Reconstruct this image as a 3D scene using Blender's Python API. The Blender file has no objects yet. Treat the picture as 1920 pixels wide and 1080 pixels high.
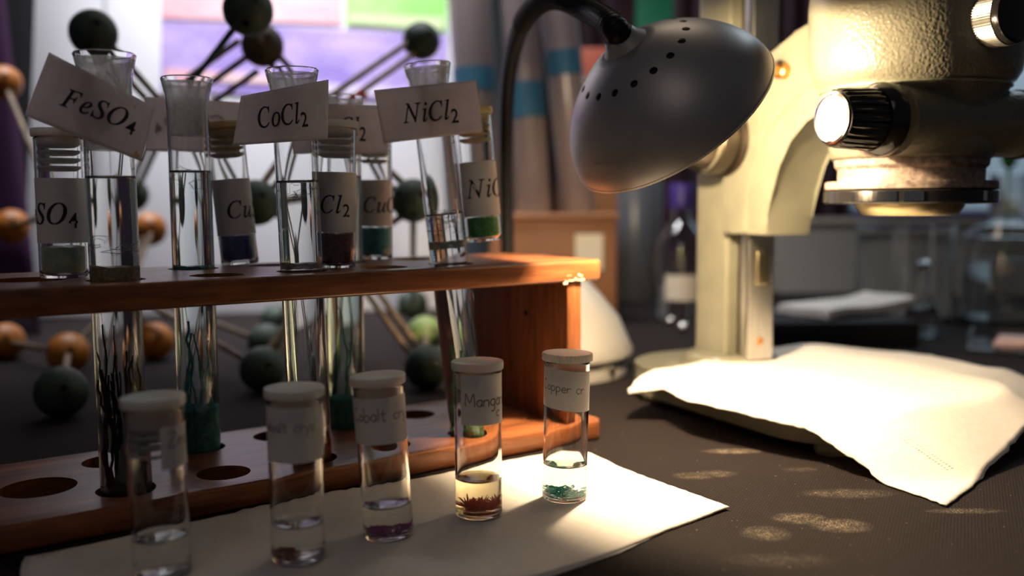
import bpy, bmesh, math, random
from math import sin, cos, pi, sqrt, atan2, hypot
from mathutils import Vector, Matrix
random.seed(7)
sc = bpy.context.scene
COL = sc.collection

# ------------------------------------------------------------------ camera
F, PITCH, ROLL, H = 1758.0, 0.0893, -0.0048, 0.167      # focal length in px of a 1920 px wide frame; metres
cam_d = bpy.data.cameras.new('camera'); cam = bpy.data.objects.new('camera', cam_d); COL.objects.link(cam)
cam_d.sensor_fit = 'HORIZONTAL'; cam_d.sensor_width = 36.0; cam_d.lens = 36.0 * F / 1920.0
cam_d.clip_start = 0.02; cam_d.clip_end = 50
cam.matrix_world = Matrix.Translation((0, 0, H)) @ Matrix.Rotation(pi/2 - PITCH, 4, 'X') @ Matrix.Rotation(ROLL, 4, 'Z')
cam_d.dof.use_dof = True; cam_d.dof.focus_distance = 0.530; cam_d.dof.aperture_fstop = 3.6
sc.camera = cam
sc.view_settings.view_transform = 'Standard'; sc.view_settings.look = 'None'
sc.view_settings.gamma = 1.0; sc.view_settings.exposure = 0.0; sc.view_settings.use_curve_mapping = False
cy = sc.cycles
cy.max_bounces = 20; cy.transmission_bounces = 18; cy.transparent_max_bounces = 16; cy.glossy_bounces = 5; cy.diffuse_bounces = 4
cy.use_denoising = True; cy.sample_clamp_indirect = 14.0; cy.blur_glossy = 0.8
try: cy.denoiser = 'OPENIMAGEDENOISE'
except Exception: pass

# ------------------------------------------------------------------ world and lights
w = bpy.data.worlds.new('world'); sc.world = w; w.use_nodes = True
bg = w.node_tree.nodes['Background']; bg.inputs[0].default_value = (0.86, 0.90, 1.0, 1); bg.inputs[1].default_value = 0.038

def area(name, loc, target, size, power, col, size_y=None):
    d = bpy.data.lights.new(name, 'AREA'); o = bpy.data.objects.new(name, d); COL.objects.link(o)
    d.energy = power; d.color = col; d.size = size
    if size_y: d.shape = 'RECTANGLE'; d.size_y = size_y
    o.location = loc; v = Vector(target) - Vector(loc)
    o.rotation_euler = v.to_track_quat('-Z', 'Y').to_euler(); return o
bfl = area('board_fill_light', (-0.45, 1.17, 1.15), (-0.43, 1.47, 0.25), 1.0, 9.0, (0.95, 0.95, 1.0), 0.2); bfl.data.spread = math.radians(80)  # added unseen strip lamp, angled to brighten the display board
area('wall_fill_light', (1.5, 2.2, 1.9), (1.5, 3.2, 0.5), 0.6, 32.0, (0.80, 0.92, 1.0))  # unseen fill added to lift the pale blue back wall
area('warm_fill_light', (0.30, 1.65, 1.9), (0.75, 1.5, 0.1), 0.5, 3.0, (1.0, 0.80, 0.58))  # added warm fill, out of view, for the tub behind the microscope
area('front_fill_light', (-0.5, -0.9, 1.5), (0.0, 0.6, 0.1), 0.8, 1.45, (1.0, 0.84, 0.78))  # unseen fill added behind the camera to lift cards and vial labels

# ------------------------------------------------------------------ measuring helpers
def ray(px, py):
    u, v = px - 960.0, py - 540.0
    cr, sr = cos(ROLL), sin(ROLL)
    u, v = cr*u + sr*v, -sr*u + cr*v
    x, up = u/F, -v/F
    c, s = cos(PITCH), sin(PITCH)
    return Vector((x, c + up*s, -s + up*c))
def onz(px, py, z=0.0):
    r = ray(px, py); return Vector((0, 0, H)) + r*((z-H)/r.z)
def aty(px, py, y):
    r = ray(px, py); return Vector((0, 0, H)) + r*(y/r.y)
RA, RANG = Vector((-0.236, 0.442, 0)), 0.618
def rk(u, v, z=0.0):
    return Vector((RA.x + u*cos(RANG) - v*sin(RANG), RA.y + u*sin(RANG) + v*cos(RANG), z))

# ------------------------------------------------------------------ materials
def mat(name, col=(0.8, 0.8, 0.8), rough=0.5, metal=0.0, **k):
    m = bpy.data.materials.new(name); m.use_nodes = True
    b = m.node_tree.nodes['Principled BSDF']
    b.inputs['Base Color'].default_value = (*col, 1); b.inputs['Roughness'].default_value = rough
    b.inputs['Metallic'].default_value = metal
    for key, v in k.items():
        n = key.replace('_', ' ')
        b.inputs[n].default_value = v
    return m
def nodes(m): return m.node_tree.nodes, m.node_tree.links, m.node_tree.nodes['Principled BSDF']
def coords(m, scale=(1, 1, 1), kind='Object'):
    n, l, b = nodes(m); t = n.new('ShaderNodeTexCoord'); mp = n.new('ShaderNodeMapping')
    mp.inputs['Scale'].default_value = scale; l.new(t.outputs[kind], mp.inputs[0]); return mp.outputs[0]
def noise(m, vec, scale, detail=3, rough=0.5, dist=0.0):
    n, l, b = nodes(m); t = n.new('ShaderNodeTexNoise'); t.inputs['Scale'].default_value = scale
    t.inputs['Detail'].default_value = detail; t.inputs['Roughness'].default_value = rough
    t.inputs['Distortion'].default_value = dist; l.new(vec, t.inputs['Vector']); return t.outputs[0]
def ramp(m, src, stops):
    n, l, b = nodes(m); r = n.new('ShaderNodeValToRGB'); e = r.color_ramp.elements
    while len(e) < len(stops): e.new(0.5)
    for i, (p, c) in enumerate(stops): e[i].position = p; e[i].color = (*c, 1)
    l.new(src, r.inputs[0]); return r.outputs[0]
def bump(m, src, strength=0.3, dist=0.001):
    n, l, b = nodes(m); bp = n.new('ShaderNodeBump'); bp.inputs['Strength'].default_value = strength
    bp.inputs['Distance'].default_value = dist; l.new(src, bp.inputs['Height']); l.new(bp.outputs[0], b.inputs['Normal'])
def setcol(m, src): n, l, b = nodes(m); l.new(src, b.inputs['Base Color'])
def mathn(m, op, a, b_=None, clamp=False):
    n, l, b = nodes(m); t = n.new('ShaderNodeMath'); t.operation = op; t.use_clamp = clamp
    for i, s in enumerate((a, b_)):
        if s is None: continue
        if isinstance(s, (int, float)): t.inputs[i].default_value = s
        else: l.new(s, t.inputs[i])
    return t.outputs[0]
def mottled(name, c1, c2, scale, rough=0.6, bs=0.0, bd=0.001, metal=0.0, stretch=(1, 1, 1), **k):
    m = mat(name, c1, rough, metal, **k); v = coords(m, stretch); nz = noise(m, v, scale, 4)
    setcol(m, ramp(m, nz, [(0.3, c1), (0.7, c2)]))
    if bs: bump(m, nz, bs, bd)
    return m

M = {}
# table cloth: black twill with pale dust patches
m = M['cloth'] = mat('black_tablecloth', (0.03, 0.024, 0.026), 0.8)
v = coords(m); n, l, b = nodes(m)
b.inputs['Specular IOR Level'].default_value = 0.08
w1 = n.new('ShaderNodeTexWave'); w1.inputs['Scale'].default_value = 170; w1.inputs['Distortion'].default_value = 0.8
w1.inputs['Detail Scale'].default_value = 2.0; w1.bands_direction = 'DIAGONAL'; l.new(v, w1.inputs['Vector'])
w2 = n.new('ShaderNodeTexWave'); w2.inputs['Scale'].default_value = 260; w2.inputs['Distortion'].default_value = 1.2
w2.bands_direction = 'X'; l.new(v, w2.inputs['Vector'])
weave = mathn(m, 'MULTIPLY', w1.outputs['Fac'], w2.outputs['Fac'])
big = noise(m, v, 14, 4)
base = ramp(m, weave, [(0.0, (0.008, 0.006, 0.006)), (1.0, (0.041, 0.031, 0.029))])
fine = noise(m, v, 900, 2, 0.8)
sep = n.new('ShaderNodeSeparateXYZ'); l.new(v, sep.inputs[0])
dust = None
for (px, py, rx, ry, k_) in [(1500, 972, .016, .010, .75), (1575, 985, .018, .012, .8), (1375, 846, .022, .007, .95), (1300, 892, .014, .009, .4),
                             (1345, 888, .013, .008, .45), (1435, 1000, .014, .012, .6), (1590, 925, .030, .010, .4),
                             (1810, 958, .024, .005, .6), (1500, 880, .012, .005, .3), (1460, 1050, .03, .01, .22)]:
    P = onz(px, py)
    dx = mathn(m, 'DIVIDE', mathn(m, 'SUBTRACT', sep.outputs[0], P.x), rx)
    dy = mathn(m, 'DIVIDE', mathn(m, 'SUBTRACT', sep.outputs[1], P.y), ry)
    r2 = mathn(m, 'ADD', mathn(m, 'MULTIPLY', dx, dx), mathn(m, 'MULTIPLY', dy, dy))
    f_ = mathn(m, 'MULTIPLY', mathn(m, 'SUBTRACT', 1.0, r2, True), k_)
    dust = f_ if dust is None else mathn(m, 'MAXIMUM', dust, f_)
speck = ramp(m, fine, [(0.44, (0, 0, 0)), (0.62, (1, 1, 1))])
pn = ramp(m, noise(m, v, 160, 4, 0.7), [(0.42, (0, 0, 0)), (0.62, (1, 1, 1))])
dfac = mathn(m, 'MULTIPLY', mathn(m, 'MULTIPLY', mathn(m, 'MULTIPLY', dust, 0.75), speck), mathn(m, 'ADD', pn, 0.35), True)
rare = ramp(m, noise(m, v, 420, 1, 0.4), [(0.76, (0, 0, 0)), (0.80, (0.5, 0.5, 0.5))])
dfac = mathn(m, 'MAXIMUM', dfac, rare)
mx = n.new('ShaderNodeMix'); mx.data_type = 'RGBA'; l.new(dfac, mx.inputs[0]); l.new(base, mx.inputs[6]); mx.inputs[7].default_value = (0.42, 0.34, 0.24, 1)
setcol(m, mx.outputs[2])
bump(m, mathn(m, 'ADD', weave, mathn(m, 'MULTIPLY', big, 1.5)), 0.5, 0.0006)

# varnished reddish wood, grain along the rack
def wood(name, c1, c2, c3, stretch, rough=0.32):
    m = mat(name, c1, rough); v = coords(m, stretch)
    nz = noise(m, v, 60, 6, 0.65, 0.6); fibre = noise(m, v, 260, 3, 0.6)
    s = mathn(m, 'ADD', mathn(m, 'MULTIPLY', nz, 0.7), mathn(m, 'MULTIPLY', fibre, 0.3))
    setcol(m, ramp(m, s, [(0.33, c1), (0.52, c2), (0.68, c3)])); bump(m, s, 0.25, 0.0005); return m
WC = ((0.070, 0.024, 0.010), (0.25, 0.082, 0.028), (0.42, 0.150, 0.052))
M['wood'] = wood('varnished_wood', *WC, (0.12, 1, 1))
M['wood_up'] = wood('varnished_wood_upright', *WC, (1, 1, 0.12))
M['raw_wood'] = mottled('splintered_wood', (0.75, 0.55, 0.32), (0.9, 0.75, 0.5), 300, 0.8)

def glass(name, col=(1, 1, 1), ior=1.47, rough=0.0, through=0.0, edge=0.0):
    """refracting glass mixed with straight-through transmission (walls are thin), more refraction toward grazing view"""
    m = mat(name, col, rough, 0, Transmission_Weight=1.0, IOR=ior); n, l, b = nodes(m)
    if through <= 0: return m
    t = n.new('ShaderNodeBsdfTransparent'); t.inputs[0].default_value = (*[c**0.5 for c in col], 1)
    g = n.new('ShaderNodeBsdfGlossy'); g.inputs['Roughness'].default_value = 0.02
    lw = n.new('ShaderNodeLayerWeight'); lw.inputs[0].default_value = 0.5
    r0 = ((ior-1)/(ior+1))**2
    fr = mathn(m, 'ADD', mathn(m, 'MULTIPLY', mathn(m, 'POWER', lw.outputs['Facing'], 5.0), 1-r0), r0)
    mt = n.new('ShaderNodeMixShader'); l.new(fr, mt.inputs[0]); l.new(t.outputs[0], mt.inputs[1]); l.new(g.outputs[0], mt.inputs[2])
    f_ = mathn(m, 'ADD', mathn(m, 'MULTIPLY', mathn(m, 'POWER', lw.outputs['Facing'], 2.5), edge), 1.0-through, True)
    mx = n.new('ShaderNodeMixShader'); l.new(f_, mx.inputs[0]); l.new(mt.outputs[0], mx.inputs[1]); l.new(b.outputs[0], mx.inputs[2])
    l.new(mx.outputs[0], n['Material Output'].inputs[0]); return m
M['glass'] = glass('clear_glass', (0.985, 0.99, 0.985), through=0.0, edge=1.0)
M['liquid'] = glass('clear_liquid', (0.97, 0.98, 0.97), 1.34)
M['tube_liquid'] = glass('tube_liquid', (0.97, 0.98, 0.97), 1.34, through=0.0)
M['amber_liquid'] = glass('amber_liquid', (1.0, 0.90, 0.60), 1.34)
M['teal_liquid'] = glass('pale_teal_liquid', (0.90, 0.97, 0.97), 1.34, through=0.0)
M['murky_liquid'] = glass('grey_murky_liquid', (0.88, 0.88, 0.87), 1.34)
M['green_liquid'] = glass('pale_green_liquid', (0.78, 0.93, 0.82), 1.36)
M['frost'] = mat('frosted_residue', (0.93, 0.91, 0.88), 0.45, 0, Transmission_Weight=0.85, IOR=1.2)
m = M['frost']; v = coords(m, (1, 1, 0.35)); n, l, b = nodes(m); fz = noise(m, v, 220, 4, 0.7)
t = n.new('ShaderNodeBsdfTranslucent'); t.inputs[0].default_value = (0.95, 0.93, 0.90, 1); d_ = n.new('ShaderNodeBsdfTransparent')
b.inputs['Transmission Weight'].default_value = 0; m1 = n.new('ShaderNodeMixShader'); m1.inputs[0].default_value = 0.65; l.new(b.outputs[0], m1.inputs[1]); l.new(t.outputs[0], m1.inputs[2])
m2 = n.new('ShaderNodeMixShader'); l.new(ramp(m, fz, [(0.35, (0.36, 0.36, 0.36)), (0.7, (0.78, 0.78, 0.78))]), m2.inputs[0]); l.new(d_.outputs[0], m2.inputs[1]); l.new(m1.outputs[0], m2.inputs[2]); l.new(m2.outputs[0], n['Material Output'].inputs[0])
M['plastic'] = mat('translucent_white_plastic', (0.86, 0.83, 0.78), 0.35, 0, Transmission_Weight=0.25, Subsurface_Weight=0.4)
M['yellow_plastic'] = mat('yellowed_plastic', (0.74, 0.58, 0.30), 0.4, 0, Transmission_Weight=0.25, Subsurface_Weight=0.3)
M['clear_plastic'] = glass('clear_plastic', (0.93, 0.93, 0.93), 1.4, 0.05)
def paper(name, c1, c2, trans=0.35, bs=0.15, sc_=120):
    m = mat(name, c1, 0.85); v = coords(m); nz = noise(m, v, sc_, 5, 0.6)
    n, l, b = nodes(m); c = ramp(m, nz, [(0.3, c1), (0.7, c2)]); setcol(m, c); bump(m, nz, bs, 0.0006)
    t = n.new('ShaderNodeBsdfTranslucent'); l.new(c, t.inputs[0]); mxs = n.new('ShaderNodeMixShader'); mxs.inputs[0].default_value = trans
    out = n['Material Output']; l.new(b.outputs[0], mxs.inputs[1]); l.new(t.outputs[0], mxs.inputs[2]); l.new(mxs.outputs[0], out.inputs[0]); return m
M['card'] = paper('card_paper', (0.78, 0.70, 0.68), (0.86, 0.79, 0.77), 0.55)
M['label'] = paper('sticky_label_paper', (0.80, 0.75, 0.70), (0.87, 0.82, 0.78), 0.15)
M['napkin'] = paper('napkin_paper', (0.84, 0.79, 0.72), (0.90, 0.86, 0.80), 0.18, 0.5, 220)
M['ink'] = mat('black_ink', (0.015, 0.014, 0.014), 0.7)
M['pencil'] = mat('pencil_grey', (0.16, 0.14, 0.13), 0.7)
M['tack'] = mat('grey_tack', (0.25, 0.25, 0.27), 0.8)
def grains(name, c1, c2, scale=700, trans=0.0):
    m = mottled(name, c1, c2, scale, 0.45, 0.9, 0.001); nodes(m)[2].inputs['Transmission Weight'].default_value = trans; return m
M['rust_gel'] = grains('rust_brown_gel', (0.42, 0.25, 0.09), (0.85, 0.64, 0.32), 500)
M['pale_gel'] = grains('pale_gel', (0.55, 0.60, 0.42), (0.75, 0.78, 0.66), 500, 0.4)
M['grey_gel'] = grains('pinkish_gel', (0.45, 0.36, 0.33), (0.7, 0.6, 0.56), 400, 0.5)
M['iron_grains'] = grains('pale_green_grains', (0.22, 0.44, 0.32), (0.75, 0.66, 0.42), 160)
M['blue_grains'] = grains('deep_blue_grains', (0.015, 0.02, 0.18), (0.07, 0.08, 0.45))
M['red_grains'] = grains('dark_red_grains', (0.08, 0.006, 0.006), (0.32, 0.03, 0.02))
M['teal_grains'] = grains('teal_grains', (0.01, 0.24, 0.30), (0.10, 0.55, 0.60))
M['green_grains'] = grains('bright_green_grains', (0.03, 0.26, 0.03), (0.20, 0.66, 0.14))
M['orange_crystal'] = mat('orange_red_crystal', (1.0, 0.24, 0.02), 0.35)
M['teal_crystal'] = mat('teal_crystal', (0.0, 0.62, 0.60), 0.3)
M['purple_crystal'] = mat('purple_crystal', (0.75, 0.03, 0.60), 0.3)
M['red_crystal'] = mat('rusty_crystal', (0.60, 0.06, 0.02), 0.35)
for k_ in ('orange_crystal', 'teal_crystal', 'purple_crystal', 'red_crystal'):
    m = M[k_]; n, l, b = nodes(m); t = n.new('ShaderNodeBsdfTranslucent'); t.inputs[0].default_value = b.inputs['Base Color'].default_value
    mx = n.new('ShaderNodeMixShader'); mx.inputs[0].default_value = 0.5; l.new(b.outputs[0], mx.inputs[1]); l.new(t.outputs[0], mx.inputs[2]); l.new(mx.outputs[0], n['Material Output'].inputs[0])
M['black_growth'] = mat('black_growth', (0.02, 0.02, 0.018), 0.6)
M['teal_growth'] = mottled('teal_growth', (0.01, 0.34, 0.38), (0.12, 0.66, 0.66), 300)
M['green_growth'] = mottled('green_growth', (0.03, 0.22, 0.09), (0.20, 0.50, 0.20), 300)
M['red_growth'] = mottled('red_growth', (0.16, 0.02, 0.015), (0.36, 0.06, 0.03), 300)
M['white_growth'] = mat('white_growth', (0.8, 0.8, 0.76), 0.6)

# microscope and lamp
def hammered(name, c1, c2, scale=900, s=0.5):
    m = mat(name, c1, 0.33); v = coords(m); n, l, b = nodes(m)
    vo = n.new('ShaderNodeTexVoronoi'); vo.feature = 'SMOOTH_F1'; vo.inputs['Scale'].default_value = scale*0.55; l.new(v, vo.inputs['Vector'])
    nz = noise(m, v, scale*0.4, 3)
    h = mathn(m, 'ADD', vo.outputs[0], mathn(m, 'MULTIPLY', nz, 0.8)); bump(m, h, s, 0.0008)
    setcol(m, ramp(m, noise(m, v, 40, 3), [(0.3, c1), (0.7, c2)])); b.inputs['Coat Weight'].default_value = 0.3; return m
M['hammer'] = hammered('hammered_beige_paint', (0.115, 0.106, 0.074), (0.145, 0.134, 0.095), 900, 0.55)
M['beige'] = hammered('smooth_beige_paint', (0.150, 0.145, 0.102), (0.185, 0.18, 0.128), 700, 0.18)
M['steel'] = mottled('brushed_steel', (0.45, 0.44, 0.40), (0.62, 0.60, 0.54), 60, 0.35, 0.2, 0.0004, 1.0, (6, 6, 0.3))
M['chrome'] = mat('chrome', (0.75, 0.72, 0.66), 0.12, 1.0)
M['black_gloss'] = mat('black_gloss_plastic', (0.012, 0.011, 0.011), 0.15)
M['dust_ring'] = mottled('dusty_brown_metal', (0.10, 0.07, 0.055), (0.30, 0.23, 0.18), 260, 0.55, 0.2)
M['lens_metal'] = mat('brass_coloured_metal', (0.50, 0.42, 0.24), 0.3, 1.0)
M['lens_glass'] = mat('dark_lens_glass', (0.02, 0.02, 0.03), 0.05)
M['bronze'] = mat('dark_bronze_metal', (0.10, 0.08, 0.06), 0.3, 0.9)
M['copper'] = mat('copper_screw', (0.75, 0.36, 0.12), 0.28, 1.0)
m = M['shade'] = mottled('satin_grey_lamp_paint', (0.36, 0.34, 0.34), (0.41, 0.39, 0.38), 30, 0.42, 0.0, 0.001, 0.65)
n, l, b = nodes(m)
bump(m, noise(m, coords(m), 1500, 2), 0.12, 0.0003)
M['reflector'] = mat('warm_white_enamel', (0.85, 0.80, 0.68), 0.35)
M['rubber'] = mat('black_rubber_sleeve', (0.006, 0.006, 0.007), 0.45, 0, Specular_IOR_Level=0.25)
m = M['bulb'] = mat('glowing_bulb', (1, 0.8, 0.5), 0.3); b = nodes(m)[2]
b.inputs['Emission Color'].default_value = (1, 0.72, 0.40, 1); b.inputs['Emission Strength'].default_value = 30
M['lamp_base'] = mat('pale_grey_base_paint', (0.42, 0.40, 0.36), 0.4, 0.2)
# model
M['ball_green'] = mottled('dark_green_ball', (0.014, 0.028, 0.020), (0.035, 0.060, 0.040), 60, 0.6)
M['ball_orange'] = mottled('orange_ball', (0.28, 0.078, 0.002), (0.42, 0.14, 0.006), 60, 0.45)
M['ball_lime'] = mottled('light_green_ball', (0.13, 0.21, 0.06), (0.22, 0.30, 0.10), 60, 0.5)
M['ball_brown'] = mottled('dark_brown_ball', (0.035, 0.030, 0.020), (0.07, 0.055, 0.03), 60, 0.6)
M['dowel'] = mottled('weathered_dowel', (0.08, 0.055, 0.035), (0.20, 0.13, 0.07), 90, 0.6)
M['teal_tube'] = mat('dark_teal_tubing', (0.02, 0.07, 0.09), 0.5)
M['red_tip'] = mat('red_rubber_sleeve', (0.55, 0.04, 0.02), 0.5)

# ------------------------------------------------------------------ mesh helpers
def link(name, bm, m, parent=None, smooth=True, loc=None, sharp=0.6):
    bmesh.ops.remove_doubles(bm, verts=bm.verts, dist=1e-6)
    bmesh.ops.recalc_face_normals(bm, faces=bm.faces)
    me = bpy.data.meshes.new(name); bm.to_mesh(me); bm.free()
    for mm in (m if isinstance(m, (list, tuple)) else [m]): me.materials.append(M[mm])
    if smooth:
        for p in me.polygons: p.use_smooth = True
        try: me.set_sharp_from_angle(angle=sharp)
        except Exception: pass
    o = bpy.data.objects.new(name, me); COL.objects.link(o)
    if parent is not None: o.parent = parent
    if loc is not None: o.location = loc
    return o
def tag(o, label=None, cat=None, group=None, kind=None):
    for k_, v_ in (('label', label), ('category', cat), ('group', group), ('kind', kind)):
        if v_: o[k_] = v_
    return o
def empty(name, loc, label, cat, group=None, rz=0.0, direction=None, face_cam=False):
    o = bpy.data.objects.new(name, None); COL.objects.link(o); o.empty_display_size = 0.01
    loc = Vector(loc)
    if face_cam: rz = atan2(loc.x, loc.y)*-1.0
    R = Matrix.Rotation(rz, 4, 'Z')
    if direction is not None:
        q = Vector((0, 0, 1)).rotation_difference(Vector(direction).normalized()); R = q.to_matrix().to_4x4() @ R
    o.matrix_world = Matrix.Translation(loc) @ R
    tag(o, label, cat, group); return o
def lathe(prof, seg=48, bm=None, M4=None):
    bm = bm or bmesh.new(); rings = []
    for r, z in prof:
        if r < 1e-7: rings.append([bm.verts.new((0, 0, z))])
        else: rings.append([bm.verts.new((r*cos(2*pi*i/seg), r*sin(2*pi*i/seg), z)) for i in range(seg)])
    for a, b_ in zip(rings, rings[1:]):
        for i in range(seg):
            j = (i+1) % seg
            if len(a) == 1 and len(b_) == 1: continue
            if len(a) == 1: bm.faces.new((a[0], b_[i], b_[j]))
            elif len(b_) == 1: bm.faces.new((a[i], b_[0], a[j]))
            else: bm.faces.new((a[i], b_[i], b_[j], a[j]))
    if M4 is not None: bmesh.ops.transform(bm, matrix=M4, verts=[v for rg in rings for v in rg])
    return bm
def frame_to(p, d):
    q = Vector((0, 0, 1)).rotation_difference(Vector(d).normalized())
    return Matrix.Translation(Vector(p)) @ q.to_matrix().to_4x4()
def cyl(p0, p1, r0, r1=None, seg=24, bm=None):
    p0, p1 = Vector(p0), Vector(p1); L_ = (p1-p0).length; r1 = r0 if r1 is None else r1
    return lathe([(0, 0), (r0, 0), (r1, L_), (0, L_)], seg, bm, frame_to(p0, p1-p0))
def box(lo, hi, bm=None, bevel=0.0, M4=None):
    bm2 = bmesh.new(); bmesh.ops.create_cube(bm2, size=1)
    S = Matrix.Translation([(a+b_)/2 for a, b_ in zip(lo, hi)]) @ Matrix.Diagonal([b_-a for a, b_ in zip(lo, hi)]).to_4x4()
    bmesh.ops.transform(bm2, matrix=S, verts=bm2.verts)
    if bevel: bmesh.ops.bevel(bm2, geom=list(bm2.edges), offset=bevel, segments=3, affect='EDGES', profile=0.5)
    if M4 is not None: bmesh.ops.transform(bm2, matrix=M4, verts=bm2.verts)
    if bm is None: return bm2
    me = bpy.data.meshes.new('t'); bm2.to_mesh(me); bm2.free(); bm.from_mesh(me); bpy.data.meshes.remove(me); return bm
def prism(poly, z0, z1, bevel=0.0, M4=None):
    bm = bmesh.new(); a = [bm.verts.new((x, y, z0)) for x, y in poly]; b_ = [bm.verts.new((x, y, z1)) for x, y in poly]
    n_ = len(poly); bm.faces.new(a[::-1]); bm.faces.new(b_)
    for i in range(n_): bm.faces.new((a[i], a[(i+1) % n_], b_[(i+1) % n_], b_[i]))
    if bevel:
        ed = [e for e in bm.edges if (e.verts[0] in a) == (e.verts[1] in a)]
        bmesh.ops.bevel(bm, geom=ed, offset=bevel, segments=3, affect='EDGES', profile=0.5)
    if M4 is not None: bmesh.ops.transform(bm, matrix=M4, verts=bm.verts)
    return bm
def sweep(pts, r, seg=10, bm=None, cap=True):
    bm = bm or bmesh.new(); rings = []; n_ = len(pts); pts = [Vector(p) for p in pts]
    up = Vector((0.13, 0.21, 0.97)).normalized(); prev = None
    for i, p in enumerate(pts):
        t = (pts[min(i+1, n_-1)] - pts[max(i-1, 0)])
        if t.length < 1e-9: t = Vector((0, 0, 1))
        t.normalize()
        x = (up.cross(t) if prev is None else prev - t*prev.dot(t))
        if x.length < 1e-4: x = Vector((1, 0, 0)).cross(t)
        x.normalize(); prev = x; y = t.cross(x); rr = r[i] if isinstance(r, (list, tuple)) else r
        rings.append([bm.verts.new(p + x*rr*cos(2*pi*k/seg) + y*rr*sin(2*pi*k/seg)) for k in range(seg)])
    for a, b_ in zip(rings, rings[1:]):
        for k in range(seg): bm.faces.new((a[k], a[(k+1) % seg], b_[(k+1) % seg], b_[k]))
    if cap: bm.faces.new(rings[0][::-1]); bm.faces.new(rings[-1])
    return bm
def catmull(pts, sub=8):
    pts = [Vector(p) for p in pts]; out = []
    for i in range(len(pts)-1):
        p0 = pts[max(i-1, 0)]; p1 = pts[i]; p2 = pts[i+1]; p3 = pts[min(i+2, len(pts)-1)]
        for k in range(sub):
            t = k/sub; out.append(0.5*((2*p1) + (p2-p0)*t + (2*p0-5*p1+4*p2-p3)*t*t + (3*p1-p0-3*p2+p3)*t**3))
    out.append(pts[-1]); return out
def baked(o):
    dg = bpy.context.evaluated_depsgraph_get(); dg.update()
    me = bpy.data.meshes.new_from_object(o.evaluated_get(dg)); o.modifiers.clear(); old = o.data; o.data = me; me.name = old.name; return o
def cut(o, cutter_bm):
    c = link('cutter', cutter_bm, 'ink', smooth=False); c.parent = o.parent
    md = o.modifiers.new('b', 'BOOLEAN'); md.object = c; md.operation = 'DIFFERENCE'; md.solver = 'EXACT'
    bpy.context.view_layer.update(); baked(o); bpy.data.objects.remove(c); return o
def text_tris(parts):
    """parts: (string, x offset, y offset, size) -> (verts2d, faces), from Blender's own lettering"""
    V, Fc = [], []; xcur = 0.0
    for (s, dy, size, gap) in parts:
        cu = bpy.data.curves.new('t', 'FONT'); cu.body = s; cu.size = size; cu.resolution_u = 4; cu.offset = 0.010 if len(parts) > 1 else 0
        o = bpy.data.objects.new('t', cu); COL.objects.link(o)
        dg = bpy.context.evaluated_depsgraph_get(); dg.update()
        me = bpy.data.meshes.new_from_object(o.evaluated_get(dg))
        xs = [v.co.x for v in me.vertices] or [0]
        x0 = min(xs); base_i = len(V)
        for v in me.vertices: V.append((v.co.x - x0 + xcur, v.co.y + dy))
        for p in me.polygons: Fc.append([base_i + i for i in p.vertices])
        xcur += (max(xs) - x0) + gap
        bpy.data.objects.remove(o); bpy.data.curves.remove(cu); bpy.data.meshes.remove(me)
    return V, Fc
ITAL = lambda s: ''.join({'h': '\u210e'}.get(c, chr(0x1D434 + ord(c) - 65) if c.isupper() else chr(0x1D44E + ord(c) - 97)) for c in s)
def formula(letters, sub):
    V, Fc = text_tris([(ITAL(c), 0.0, 1.0, 0.035) for c in letters] + [(sub, -0.14, 0.72, 0)])
    top = max(y for x, y in V); wd = max(x for x, y in V); bot = 0.0
    return [(x, y) for x, y in V], Fc, wd
FORM = {}
def get_formula(s):
    if s not in FORM: FORM[s] = formula(s[:-1], s[-1])
    return FORM[s]

# ------------------------------------------------------------------ setting
bm = bmesh.new(); nx, ny = 90, 110; X0, X1, Y0, Y1 = -1.5, 1.7, -0.25, 1.95
rows = []
for j in range(ny+1):
    t = j/ny; y = Y0 + (Y1-Y0)*t; row = []
    for i in range(nx+1):
        x = X0 + (X1-X0)*i/nx
        z = 0.0
        row.append(bm.verts.new((x, y, z)))
    rows.append(row)
for j in range(ny):
    for i in range(nx): bm.faces.new((rows[j][i], rows[j][i+1], rows[j+1][i+1], rows[j+1][i]))
# hem hanging down at the far and near edges
edge = [rows[0], [r[-1] for r in rows], rows[-1][::-1], [r[0] for r in rows][::-1]]
for e in edge:
    low = [bm.verts.new((v.co.x, v.co.y, -0.35)) for v in e]
    for a, b_, c, d in zip(e, e[1:], low[1:], low): bm.faces.new((a, b_, c, d))
o = link('tablecloth', bm, 'cloth')
o.data.materials[0] = M['cloth']
tag(o, 'black woven cloth covering the whole table, dusty with pale spills at the right', 'tablecloth')
t_ = empty('table', (0.1, 0.85, -0.75), 'table under the black cloth', 'table')
M['tabletop'] = mat('grey_tabletop', (0.3, 0.3, 0.3), 0.6)
link('tabletop', box((-1.59, -1.09, 0.72), (1.59, 1.09, 0.7495), bevel=0.003), 'tabletop', t_)
for sx in (-1, 1):
    for sy in (-1, 1):
        link('leg', cyl((sx*1.45, sy*0.95, 0), (sx*1.45, sy*0.95, 0.72), 0.025), 'tabletop', t_)
M['floor'] = mottled('grey_floor', (0.10, 0.10, 0.10), (0.16, 0.15, 0.15), 4, 0.7)
M['wall'] = mottled('pale_blue_wall_paint', (0.42, 0.52, 0.60), (0.46, 0.55, 0.62), 3, 0.8)
tag(link('floor', box((-3.5, -2.5, -0.80), (3.5, 3.35, -0.75)), 'floor'), kind='structure')
tag(link('wall_back', box((-3.5, 3.30, -0.75), (3.5, 3.38, 2.4)), 'wall'), kind='structure')

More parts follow.
